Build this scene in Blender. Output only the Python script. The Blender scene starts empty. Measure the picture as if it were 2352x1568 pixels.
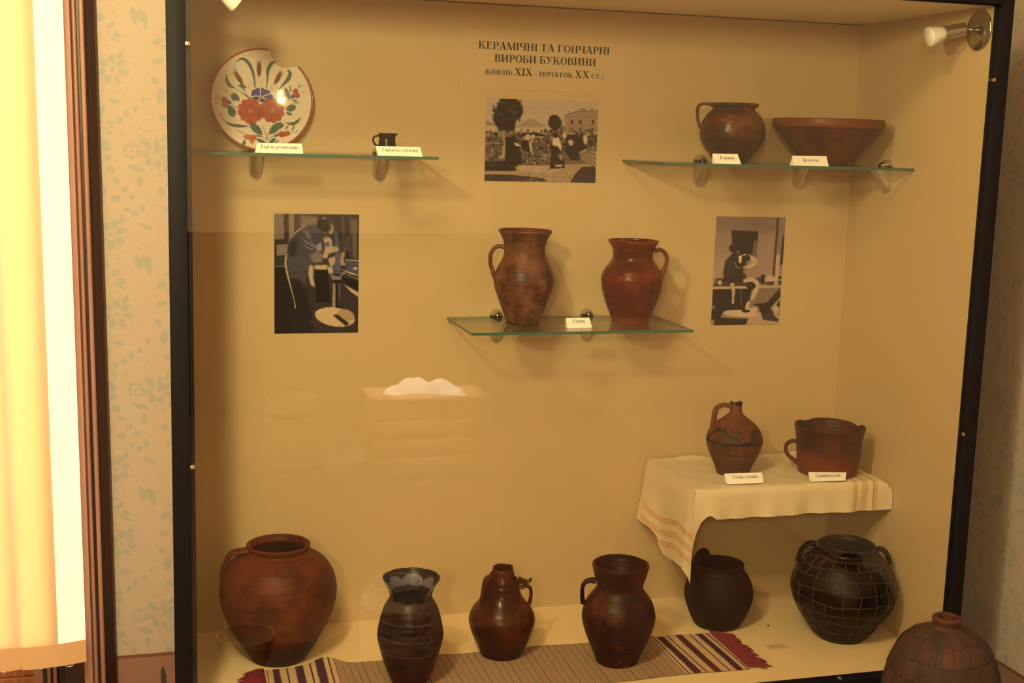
import bpy, bmesh, math, random
import numpy as np
from mathutils import Vector, Matrix

SC = bpy.context.scene
COL = SC.collection
PI = math.pi
rnd = random.Random(7)
nrs = np.random.RandomState(11)

# ------------------------------------------------------------------ camera
YAW, PITCH, ROLL = 0.2781, -0.1588, 0.0286
cy, sy, cp, sp = math.cos(YAW), math.sin(YAW), math.cos(PITCH), math.sin(PITCH)
fw = Vector((sy * cp, cy * cp, sp)); rt = Vector((cy, -sy, 0)); up = rt.cross(fw)
r2 = rt * math.cos(ROLL) + up * math.sin(ROLL)
u2 = -rt * math.sin(ROLL) + up * math.cos(ROLL)
cam = bpy.data.objects.new('camera', bpy.data.cameras.new('camera'))
COL.objects.link(cam)
cam.data.sensor_width = 36.0
cam.data.lens = 44.734
cam.data.clip_start = 0.02
M3 = Matrix((r2, u2, -fw)).transposed()
cam.matrix_world = Matrix.Translation((0, 0, 1.62)) @ M3.to_4x4()
SC.camera = cam

# ------------------------------------------------------------------ world, lights, exposure
SC.view_settings.view_transform = 'Standard'
SC.view_settings.look = 'None'
SC.view_settings.exposure = 0.04
SC.view_settings.gamma = 1.0
SC.view_settings.use_curve_mapping = False
w = bpy.data.worlds.new('world'); SC.world = w; w.use_nodes = True
bg = w.node_tree.nodes['Background']
bg.inputs[0].default_value = (1.0, 0.93, 0.86, 1)
bg.inputs[1].default_value = 3.6

LAMP_COL = (1.0, 0.82, 0.34)
for nm, pos, watt, rad in (('lower_lamp_globe', (-0.15, 1.15, 2.06), 64.0, 0.06), ('upper_lamp_globe', (-0.24, 0.95, 2.80), 82.0, 0.15), ('far_fill_light', (-0.66, -1.2, 2.10), 122.0, 0.12)):  # the far one is an added fill with no known lamp behind it
    ld = bpy.data.lights.new(nm, 'POINT')
    ld.energy = watt; ld.color = LAMP_COL; ld.shadow_soft_size = rad
    lo = bpy.data.objects.new(nm, ld); lo.location = pos; COL.objects.link(lo)
sun = bpy.data.lights.new('sun', 'SUN'); sun.energy = 11.0; sun.color = (1.0, 0.90, 0.74); sun.angle = 0.02
sno = bpy.data.objects.new('sun', sun); COL.objects.link(sno); sno.rotation_euler = Vector((0.75, -0.60, -0.40)).to_track_quat('-Z', 'Y').to_euler()
# added fill spot, no lamp known there; brightens the chest the glass mirrors
sd = bpy.data.lights.new('chest_fill_spot', 'SPOT')
sd.energy = 1500.0; sd.color = (1.0, 0.86, 0.68); sd.spot_size = math.radians(17); sd.spot_blend = 0.7
sd.shadow_soft_size = 0.04
so = bpy.data.objects.new('chest_fill_spot', sd); so.location = (1.2, -0.5, 2.9); COL.objects.link(so)
so.rotation_euler = (Vector((1.22, -1.25, 0.38)) - Vector(so.location)).to_track_quat('-Z', 'Y').to_euler()

# ------------------------------------------------------------------ colour helpers
MUL = np.array([1.0, 0.74, 0.32])          # colour of the lamp light on a white thing, as the camera sees it
def lin(c):
    c = np.asarray(c, dtype=float) / 255.0
    return np.where(c <= 0.04045, c / 12.92, ((c + 0.055) / 1.055) ** 2.4)
def alb(c):
    """own colour of a thing that looks like sRGB c under the room's warm lamp"""
    return np.clip(lin(c) / MUL, 0.002, 0.92)
CLAYK = np.array([0.50, 0.33, 0.24])
def A4k(c):
    a = alb(c) * CLAYK; return (float(a[0]), float(a[1]), float(a[2]), 1.0)
def A4(c):
    a = alb(c); return (float(a[0]), float(a[1]), float(a[2]), 1.0)

# ------------------------------------------------------------------ object helpers
def tag(o, label=None, cat=None, group=None, kind=None):
    if label: o['label'] = label
    if cat: o['category'] = cat
    if group: o['group'] = group
    if kind: o['kind'] = kind
    return o
def thing(name, label, cat, loc=(0, 0, 0), rz=0.0, group=None):
    o = bpy.data.objects.new(name, None); COL.objects.link(o)
    o.empty_display_size = 0.05
    o.location = loc; o.rotation_euler = (0, 0, rz)
    return tag(o, label, cat, group)
def obj(name, verts, faces, mat, parent=None, smooth=False, colors=None, mats=None, midx=None):
    me = bpy.data.meshes.new(name)
    me.from_pydata([tuple(map(float, v)) for v in verts], [], [tuple(int(i) for i in f) for f in faces])
    me.update()
    if mats:
        for m in mats: me.materials.append(m)
        if midx is not None: me.polygons.foreach_set('material_index', np.asarray(midx, dtype=np.int32))
    else:
        me.materials.append(mat)
    if smooth: me.polygons.foreach_set('use_smooth', [True] * len(me.polygons))
    if colors is not None:
        at = me.color_attributes.new('paint', 'FLOAT_COLOR', 'POINT')
        at.data.foreach_set('color', np.asarray(colors, dtype=np.float32).ravel())
    o = bpy.data.objects.new(name, me); COL.objects.link(o)
    if parent: o.parent = parent
    return o
class MB:
    def __init__(s): s.v = []; s.f = []
    def add(s, v, f):
        n = len(s.v); s.v += [tuple(map(float, q)) for q in v]; s.f += [tuple(i + n for i in q) for q in f]; return s
    def box(s, x0, x1, y0, y1, z0, z1):
        v = [(x, y, z) for z in (z0, z1) for y in (y0, y1) for x in (x0, x1)]
        return s.add(v, [(0, 2, 3, 1), (4, 5, 7, 6), (0, 1, 5, 4), (2, 6, 7, 3), (0, 4, 6, 2), (1, 3, 7, 5)])
    def bbox(s, x0, x1, y0, y1, z0, z1, b=0.002, seg=2):
        bm = bmesh.new(); bmesh.ops.create_cube(bm, size=1)
        for q in bm.verts:
            q.co = ((x0 + x1) / 2 + q.co.x * (x1 - x0), (y0 + y1) / 2 + q.co.y * (y1 - y0), (z0 + z1) / 2 + q.co.z * (z1 - z0))
        bmesh.ops.bevel(bm, geom=list(bm.edges), offset=b, segments=seg, affect='EDGES', profile=0.5)
        bm.verts.index_update()
        s.add([q.co for q in bm.verts], [[q.index for q in f.verts] for f in bm.faces]); bm.free(); return s
    def quad(s, a, b, c, d): return s.add([a, b, c, d], [(0, 1, 2, 3)])
    def tube(s, pts, rad, seg=8, flat=1.0, side=(0, -1, 0), cap=True):
        """sweep an ellipse along pts; rad a number or list; flat = width along `side` / thickness"""
        P = [Vector(p) for p in pts]; n = len(P)
        R = rad if isinstance(rad, (list, tuple)) else [rad] * n
        S0 = Vector(side); V = []
        for i in range(n):
            t = (P[min(i + 1, n - 1)] - P[max(i - 1, 0)]).normalized()
            a = (S0 - t * S0.dot(t))
            if a.length < 1e-4: a = Vector((1, 0, 0)) - t * t.x
            a.normalize(); b = t.cross(a)
            for k in range(seg):
                th = 2 * PI * k / seg
                V.append(P[i] + a * (math.cos(th) * R[i] * flat) + b * (math.sin(th) * R[i]))
        F = []
        for i in range(n - 1):
            for k in range(seg):
                F.append((i * seg + k, i * seg + (k + 1) % seg, (i + 1) * seg + (k + 1) % seg, (i + 1) * seg + k))
        if cap:
            F.append(tuple(range(seg - 1, -1, -1))); F.append(tuple((n - 1) * seg + k for k in range(seg)))
        return s.add(V, F)
    def lathe(s, prof, seg=32, axis_m=None, close=False):
        V = []; n = len(prof)
        for (r, z) in prof:
            for k in range(seg):
                th = 2 * PI * k / seg; V.append(Vector((r * math.cos(th), r * math.sin(th), z)))
        if axis_m is not None: V = [axis_m @ q for q in V]
        F = []
        for i in range(n - 1):
            for k in range(seg):
                F.append((i * seg + k, i * seg + (k + 1) % seg, (i + 1) * seg + (k + 1) % seg, (i + 1) * seg + k))
        F.append(tuple(range(seg - 1, -1, -1))); F.append(tuple((n - 1) * seg + k for k in range(seg)))
        return s.add(V, F)
    def build(s, name, mat, parent=None, smooth=False):
        return obj(name, s.v, s.f, mat, parent, smooth)
def shade_auto(o, ang=40):
    me = o.data; me.polygons.foreach_set('use_smooth', [True] * len(me.polygons))
    bm = bmesh.new(); bm.from_mesh(me)
    for e in bm.edges:
        if len(e.link_faces) == 2 and e.calc_face_angle(0) > math.radians(ang): e.smooth = False
    bm.to_mesh(me); bm.free(); return o
def crom(pts, n):
    """smooth curve through pts (any dimension)"""
    P = np.asarray(pts, dtype=float); m = len(P); out = []
    Q = np.vstack([2 * P[0] - P[1], P, 2 * P[-1] - P[-2]])
    for i in np.linspace(0, m - 1, n):
        k = min(int(i), m - 2); t = i - k
        a, b, c, d = Q[k], Q[k + 1], Q[k + 2], Q[k + 3]
        out.append(0.5 * (2 * b + (c - a) * t + (2 * a - 5 * b + 4 * c - d) * t * t + (3 * b - a - 3 * c + d) * t ** 3))
    return np.array(out)

# ------------------------------------------------------------------ materials
def nmat(name):
    m = bpy.data.materials.new(name); m.use_nodes = True
    nt = m.node_tree; nt.nodes.clear()
    out = nt.nodes.new('ShaderNodeOutputMaterial')
    return m, nt, out
def N(nt, t, **kw):
    n = nt.nodes.new(t)
    for k, v in kw.items(): setattr(n, k, v)
    return n
def ramp(nt, stops, interp='LINEAR'):
    r = N(nt, 'ShaderNodeValToRGB'); r.color_ramp.interpolation = interp
    e = r.color_ramp.elements
    while len(e) < len(stops): e.new(0.5)
    for q, (p, c) in zip(e, stops): q.position = p; q.color = c
    return r
def simple(name, c, rough=0.5, metal=0.0, var=0.0, scale=8.0, bump=0.0, bscale=40.0, spec=0.5, raw=False, stretch=None):
    m, nt, out = nmat(name)
    b = N(nt, 'ShaderNodeBsdfPrincipled'); nt.links.new(b.outputs[0], out.inputs[0])
    col = tuple(c) + (1,) if raw else A4(c)
    b.inputs['Base Color'].default_value = col
    b.inputs['Roughness'].default_value = rough; b.inputs['Metallic'].default_value = metal
    b.inputs['Specular IOR Level'].default_value = spec
    if var or bump:
        tc = N(nt, 'ShaderNodeTexCoord'); mp = N(nt, 'ShaderNodeMapping')
        nt.links.new(tc.outputs['Object'], mp.inputs[0])
        if stretch: mp.inputs['Scale'].default_value = stretch
    if var:
        nz = N(nt, 'ShaderNodeTexNoise'); nz.inputs['Scale'].default_value = scale; nz.inputs['Detail'].default_value = 5
        nt.links.new(mp.outputs[0], nz.inputs['Vector'])
        lo_ = tuple(max(0, x * (1 - var)) for x in col[:3]) + (1,); hi_ = tuple(min(1, x * (1 + var)) for x in col[:3]) + (1,)
        rp = ramp(nt, [(0.3, lo_), (0.7, hi_)]); nt.links.new(nz.outputs['Fac'], rp.inputs[0])
        nt.links.new(rp.outputs[0], b.inputs['Base Color'])
    if bump:
        nb = N(nt, 'ShaderNodeTexNoise'); nb.inputs['Scale'].default_value = bscale; nb.inputs['Detail'].default_value = 4
        nt.links.new(mp.outputs[0], nb.inputs['Vector'])
        bp = N(nt, 'ShaderNodeBump'); bp.inputs['Strength'].default_value = bump; bp.inputs['Distance'].default_value = 0.002
        nt.links.new(nb.outputs['Fac'], bp.inputs['Height']); nt.links.new(bp.outputs[0], b.inputs['Normal'])
    return m
def painted(name, rough=0.6, bump=0.0, bscale=300, spec=0.5):
    m, nt, out = nmat(name)
    b = N(nt, 'ShaderNodeBsdfPrincipled'); nt.links.new(b.outputs[0], out.inputs[0])
    a = N(nt, 'ShaderNodeAttribute'); a.attribute_name = 'paint'
    nt.links.new(a.outputs['Color'], b.inputs['Base Color']); b.inputs['Roughness'].default_value = rough
    b.inputs['Specular IOR Level'].default_value = spec
    if bump:
        tc = N(nt, 'ShaderNodeTexCoord'); nb = N(nt, 'ShaderNodeTexNoise'); nb.inputs['Scale'].default_value = bscale
        nt.links.new(tc.outputs['Object'], nb.inputs['Vector'])
        bp = N(nt, 'ShaderNodeBump'); bp.inputs['Strength'].default_value = bump; bp.inputs['Distance'].default_value = 0.001
        nt.links.new(nb.outputs['Fac'], bp.inputs['Height']); nt.links.new(bp.outputs[0], b.inputs['Normal'])
    return m
def clay(name, c1, c2, c3=None, scale=14.0, rough=0.35, low=None, low_z=0.0, low_w=0.03, rings=0.08, ringscale=120.0,
         spot=None, spot_scale=30.0, spot_t=0.68, bump=0.15, tilt=0.0):
    """fired clay: blotches of c1/c2(/c3), an own-coloured lower zone `low` below low_z, dark or pale flecks"""
    m, nt, out = nmat(name); L = nt.links.new
    b = N(nt, 'ShaderNodeBsdfPrincipled'); L(b.outputs[0], out.inputs[0])
    tc = N(nt, 'ShaderNodeTexCoord')
    n1 = N(nt, 'ShaderNodeTexNoise'); n1.inputs['Scale'].default_value = scale; n1.inputs['Detail'].default_value = 7
    n1.inputs['Roughness'].default_value = 0.6
    L(tc.outputs['Object'], n1.inputs['Vector'])
    st = [(0.38, A4k([q * .85 for q in c1])), (0.60, A4k(c2))]
    if c3: st = [(0.40, A4k([q * .8 for q in c1])), (0.5, A4k(c2)), (0.60, A4k([q * 1.08 for q in c3]))]
    rp = ramp(nt, st); L(n1.outputs['Fac'], rp.inputs[0]); cur = rp.outputs[0]
    def mix(fac, a_, b_):
        x = N(nt, 'ShaderNodeMix'); x.data_type = 'RGBA'; L(fac, x.inputs['Factor']); L(a_, x.inputs[6])
        if isinstance(b_, tuple): x.inputs[7].default_value = b_
        else: L(b_, x.inputs[7])
        return x.outputs[2]
    sx = N(nt, 'ShaderNodeSeparateXYZ'); L(tc.outputs['Object'], sx.inputs[0])
    if low:
        n2 = N(nt, 'ShaderNodeTexNoise'); n2.inputs['Scale'].default_value = 12; n2.inputs['Detail'].default_value = 4
        L(tc.outputs['Object'], n2.inputs['Vector'])
        ma = N(nt, 'ShaderNodeMath', operation='MULTIPLY_ADD'); L(n2.outputs['Fac'], ma.inputs[0]); ma.inputs[1].default_value = 0.06; L(sx.outputs[2], ma.inputs[2])
        mb_ = N(nt, 'ShaderNodeMath', operation='MULTIPLY_ADD'); L(sx.outputs[0], mb_.inputs[0]); mb_.inputs[1].default_value = tilt; L(ma.outputs[0], mb_.inputs[2])
        mr = N(nt, 'ShaderNodeMapRange'); L(mb_.outputs[0], mr.inputs[0])
        mr.inputs[1].default_value = low_z + 0.03 + low_w / 2; mr.inputs[2].default_value = low_z + 0.03 - low_w / 2
        lowr = ramp(nt, [(0.3, A4k(low)), (0.75, A4k([min(255, q * 1.25) for q in low]))]); L(n1.outputs['Fac'], lowr.inputs[0])
        cur = mix(mr.outputs[0], cur, lowr.outputs[0])
    if spot:
        n3 = N(nt, 'ShaderNodeTexNoise'); n3.inputs['Scale'].default_value = spot_scale; n3.inputs['Detail'].default_value = 5
        L(tc.outputs['Object'], n3.inputs['Vector'])
        sr = N(nt, 'ShaderNodeMapRange'); L(n3.outputs['Fac'], sr.inputs[0]); sr.inputs[1].default_value = spot_t - 0.05; sr.inputs[2].default_value = spot_t + 0.05
        cur = mix(sr.outputs[0], cur, A4k(spot))
    a = N(nt, 'ShaderNodeAttribute'); a.attribute_name = 'paint'
    cur = mix(a.outputs['Alpha'], cur, a.outputs['Color'])
    L(cur, b.inputs['Base Color'])
    b.inputs['Specular IOR Level'].default_value = 0.17
    rr = N(nt, 'ShaderNodeMapRange'); L(n1.outputs['Fac'], rr.inputs[0]); rr.inputs[1].default_value = 0.3; rr.inputs[2].default_value = 0.7
    rr.inputs[3].default_value = max(0.05, rough - 0.14); rr.inputs[4].default_value = min(1, rough + 0.15); L(rr.outputs[0], b.inputs['Roughness'])
    # throwing rings and grain
    wv = N(nt, 'ShaderNodeMath', operation='MULTIPLY'); L(sx.outputs[2], wv.inputs[0]); wv.inputs[1].default_value = ringscale * 6.28
    ad = N(nt, 'ShaderNodeMath', operation='MULTIPLY_ADD'); L(n1.outputs['Fac'], ad.inputs[0]); ad.inputs[1].default_value = 9.0; L(wv.outputs[0], ad.inputs[2])
    sn = N(nt, 'ShaderNodeMath', operation='SINE'); L(ad.outputs[0], sn.inputs[0])
    b1 = N(nt, 'ShaderNodeBump'); b1.inputs['Strength'].default_value = rings; b1.inputs['Distance'].default_value = 0.0012; L(sn.outputs[0], b1.inputs['Height'])
    n4 = N(nt, 'ShaderNodeTexNoise'); n4.inputs['Scale'].default_value = 150; n4.inputs['Detail'].default_value = 3; L(tc.outputs['Object'], n4.inputs['Vector'])
    b2 = N(nt, 'ShaderNodeBump'); b2.inputs['Strength'].default_value = bump; b2.inputs['Distance'].default_value = 0.0015; L(n4.outputs['Fac'], b2.inputs['Height']); L(b1.outputs[0], b2.inputs['Normal'])
    L(b2.outputs[0], b.inputs['Normal'])
    return m
def glass_mat(name, tint=(1, 1, 1), f0=0.04):
    """thin clear glass: Schlick reflection over straight-through transmission"""
    m, nt, out = nmat(name); L = nt.links.new
    g = N(nt, 'ShaderNodeNewGeometry')
    d = N(nt, 'ShaderNodeVectorMath', operation='DOT_PRODUCT'); L(g.outputs['Normal'], d.inputs[0]); L(g.outputs['Incoming'], d.inputs[1])
    ab = N(nt, 'ShaderNodeMath', operation='ABSOLUTE'); L(d.outputs['Value'], ab.inputs[0])
    om = N(nt, 'ShaderNodeMath', operation='SUBTRACT'); om.inputs[0].default_value = 1.0; L(ab.outputs[0], om.inputs[1]); om.use_clamp = True
    pw = N(nt, 'ShaderNodeMath', operation='POWER'); L(om.outputs[0], pw.inputs[0]); pw.inputs[1].default_value = 5.0
    ma = N(nt, 'ShaderNodeMath', operation='MULTIPLY_ADD'); L(pw.outputs[0], ma.inputs[0]); ma.inputs[1].default_value = 1 - f0; ma.inputs[2].default_value = f0
    t = N(nt, 'ShaderNodeBsdfTransparent'); t.inputs[0].default_value = tuple(tint) + (1,)
    gl = N(nt, 'ShaderNodeBsdfGlossy'); gl.inputs['Roughness'].default_value = 0.0
    mx = N(nt, 'ShaderNodeMixShader'); L(ma.outputs[0], mx.inputs[0]); L(t.outputs[0], mx.inputs[1]); L(gl.outputs[0], mx.inputs[2])
    L(mx.outputs[0], out.inputs[0])
    return m

PANEL = simple('cream_panel', (186, 142, 74), 0.6, var=0.03, scale=3, bump=0.04, bscale=250)
PANELTOP = simple('pale_top_panel', (240, 196, 116), 0.35, var=0.03, scale=3)
PANELFLOOR = simple('pale_case_floor', (224, 174, 94), 0.6, var=0.03, scale=3)
BLACK = simple('black_frame', (22, 16, 13), 0.55, spec=0.12)
GLASS = glass_mat('clear_glass')
SHELFGLASS = glass_mat('shelf_glass', (0.955, 0.975, 0.955), 0.035)
GREENEDGE = simple('green_glass_edge', (52, 78, 46), 0.15)
STEEL = simple('brushed_steel', (0.40, 0.37, 0.33), 0.2, metal=1.0, raw=True, bump=0.05, bscale=300)
CHROME = simple('chrome', (0.6, 0.58, 0.55), 0.12, metal=1.0, raw=True)
DARKCHROME = simple('dark_chrome', (0.10, 0.09, 0.08), 0.12, metal=1.0, raw=True)
PAPER = simple('card_paper', (236, 203, 140), 0.8)
INK = simple('black_ink', (38, 26, 18), 0.8)
WOOD_MID = simple('casing_wood', (150, 98, 62), 0.35, var=0.12, scale=12, stretch=(6, 6, 0.3))
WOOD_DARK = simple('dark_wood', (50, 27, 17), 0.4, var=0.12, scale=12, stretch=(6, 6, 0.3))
WOOD_SASH = simple('sash_wood', (170, 98, 40), 0.35, var=0.3, scale=25, stretch=(6, 6, 0.5))
PAINT = painted('painted_surface', 0.62)
PAPERPRINT = painted('print_paper', 0.6, spec=0.08)
WOVEN = painted('woven_cloth', 0.95, bump=0.35, bscale=900, spec=0.1)
GLAZED = painted('white_glaze', 0.12, spec=0.35)

# ------------------------------------------------------------------ painting on a pixel-free colour grid
class Canvas:
    """colour field sampled at mesh vertices; quad maps sketch coordinates to the field"""
    def __init__(s, w_, h_, bgc, quad=None):
        s.w, s.h = w_, h_; s.a = np.ones((h_, w_, 3)) * np.asarray(bgc, float)
        s.H = None
        if quad is not None:
            src = np.array(quad, float); dst = np.array([(0, 0), (w_, 0), (w_, h_), (0, h_)], float)
            Am = []; bv = []
            for (x, y), (X, Y) in zip(src, dst):
                Am.append([x, y, 1, 0, 0, 0, -X * x, -X * y]); bv.append(X)
                Am.append([0, 0, 0, x, y, 1, -Y * x, -Y * y]); bv.append(Y)
            s.H = np.append(np.linalg.solve(np.array(Am), np.array(bv)), 1).reshape(3, 3)
    def T(s, pts):
        P = np.asarray(pts, float)
        if s.H is None: return P
        q = np.c_[P, np.ones(len(P))] @ s.H.T
        return q[:, :2] / q[:, 2:]
    def mask(s, P, blur):
        pad = int(blur * 2 + 2)
        x0 = max(0, int(P[:, 0].min()) - pad); x1 = min(s.w, int(P[:, 0].max()) + pad + 2)
        y0 = max(0, int(P[:, 1].min()) - pad); y1 = min(s.h, int(P[:, 1].max()) + pad + 2)
        if x1 <= x0 or y1 <= y0: return None
        SS = 2
        xs = (np.arange((x1 - x0) * SS) + 0.5) / SS + x0; ys = (np.arange((y1 - y0) * SS) + 0.5) / SS + y0
        X, Y = np.meshgrid(xs, ys); ins = np.zeros(X.shape, bool)
        n = len(P)
        for i in range(n):
            ax, ay = P[i]; bx, by = P[(i + 1) % n]
            if ay == by: continue
            c = ((ay > Y) != (by > Y)) & (X < (bx - ax) * (Y - ay) / (by - ay) + ax)
            ins ^= c
        m = ins.astype(float).reshape(y1 - y0, SS, x1 - x0, SS).mean((1, 3))
        k = int(round(blur))
        for _ in range(2 if k > 0 else 0):
            for ax_ in (0, 1):
                acc = np.zeros_like(m)
                pd = [(k, k) if q == ax_ else (0, 0) for q in (0, 1)]; mp_ = np.pad(m, pd, mode='edge')
                for d in range(2 * k + 1):
                    acc += mp_[d:d + m.shape[0], :] if ax_ == 0 else mp_[:, d:d + m.shape[1]]
                m = acc / (2 * k + 1)
        return x0, x1, y0, y1, m
    def poly(s, pts, c, a=1.0, blur=0):
        r = s.mask(s.T(pts), blur)
        if r is None: return s
        x0, x1, y0, y1, m = r; m = (m * a)[..., None]
        s.a[y0:y1, x0:x1] = s.a[y0:y1, x0:x1] * (1 - m) + np.asarray(c, float) * m
        return s
    def ell(s, x, y, rx, ry, c, rot=0.0, a=1.0, blur=0, n=22):
        t = np.linspace(0, 2 * PI, n, endpoint=False); cr, sr_ = math.cos(rot), math.sin(rot)
        px_, py_ = rx * np.cos(t), ry * np.sin(t)
        return s.poly(np.c_[x + px_ * cr - py_ * sr_, y + px_ * sr_ + py_ * cr], c, a, blur)
    def leaf(s, x, y, rx, ry, c, rot=0.0, a=1.0):
        t = np.linspace(-1, 1, 9); e = (1 - t * t) ** 0.8
        px_ = np.r_[t * rx, t[::-1] * rx]; py_ = np.r_[e * ry, -e[::-1] * ry]
        cr, sr_ = math.cos(rot), math.sin(rot)
        return s.poly(np.c_[x + px_ * cr - py_ * sr_, y + px_ * sr_ + py_ * cr], c, a)
    def stroke(s, pts, wd, c, a=1.0, blur=0, smooth=True):
        P = crom(pts, 8 * len(pts)) if smooth and len(pts) > 2 else np.asarray(pts, float)
        n = len(P); W = np.interp(np.linspace(0, 1, n), np.linspace(0, 1, len(wd)), wd) if isinstance(wd, (list, tuple)) else np.ones(n) * wd
        d = np.gradient(P, axis=0); d /= np.linalg.norm(d, axis=1)[:, None] + 1e-9
        nn = np.c_[-d[:, 1], d[:, 0]] * (W / 2)[:, None]
        return s.poly(np.vstack([P + nn, (P - nn)[::-1]]), c, a, blur)
    def grain(s, amt, cell=1):
        g = nrs.normal(0, amt, (s.h // cell + 1, s.w // cell + 1))
        g = np.kron(g, np.ones((cell, cell)))[:s.h, :s.w]
        s.a = np.clip(s.a * (1 + g[..., None]), 0, 255); return s
    def sample(s, u, v, alpha=1.0):
        x = np.clip(np.asarray(u) * s.w - 0.5, 0, s.w - 1.001); y = np.clip(np.asarray(v) * s.h - 0.5, 0, s.h - 1.001)
        i, j = x.astype(int), y.astype(int); fx, fy = (x - i)[..., None], (y - j)[..., None]
        i1 = np.minimum(i + 1, s.w - 1); j1 = np.minimum(j + 1, s.h - 1)
        c = (s.a[j, i] * (1 - fx) + s.a[j, i1] * fx) * (1 - fy) + (s.a[j1, i] * (1 - fx) + s.a[j1, i1] * fx) * fy
        return np.concatenate([alb(c), np.ones(c.shape[:-1] + (1,)) * alpha], -1)
def grid_faces(nx, ny, off=0):
    return [(off + j * nx + i, off + j * nx + i + 1, off + (j + 1) * nx + i + 1, off + (j + 1) * nx + i) for j in range(ny - 1) for i in range(nx - 1)]
def painted_slab(name, x0, x1, z0, z1, yf, th, cv, nx, ny, mat, parent=None, round_=0.0):
    xs = np.linspace(x0, x1, nx); zs = np.linspace(z0, z1, ny)
    X, Z = np.meshgrid(xs, zs)
    V = np.c_[X.ravel(), np.full(X.size, yf), Z.ravel()]
    C = cv.sample(((X - x0) / (x1 - x0)).ravel(), ((z1 - Z) / (z1 - z0)).ravel())
    F = grid_faces(nx, ny)
    n = len(V)
    V = np.vstack([V, [(x0, yf + th, z0), (x1, yf + th, z0), (x1, yf + th, z1), (x0, yf + th, z1)]])
    C = np.vstack([C, np.tile(C[:1], (4, 1))])
    a, b, c, d = 0, nx - 1, nx * ny - 1, nx * (ny - 1)
    F += [(n, n + 3, n + 2, n + 1), tuple([n, n + 1] + list(range(nx - 1, -1, -1))),
          tuple([n + 1, n + 2] + [j * nx + nx - 1 for j in range(ny - 1, -1, -1)]),
          tuple([n + 2, n + 3] + [d + i for i in range(nx)]), tuple([n + 3, n] + [j * nx for j in range(ny)])]
    return obj(name, V, F, mat, parent, False, C)

# ------------------------------------------------------------------ the room
ZF, ZC, XR, YF, XW, ZD = 0.4615, 1.9213, 1.7094, 2.3746, 1.944, 0.413
YW = 2.92                       # face of the back wall
XL, YR, HC = -1.25, -2.6, 3.0
BASEC = (172, 138, 91); LEAF = (149, 131, 90); LEAF2 = (155, 129, 80); DADO = (138, 88, 55); DLINE = (112, 60, 36)

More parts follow.
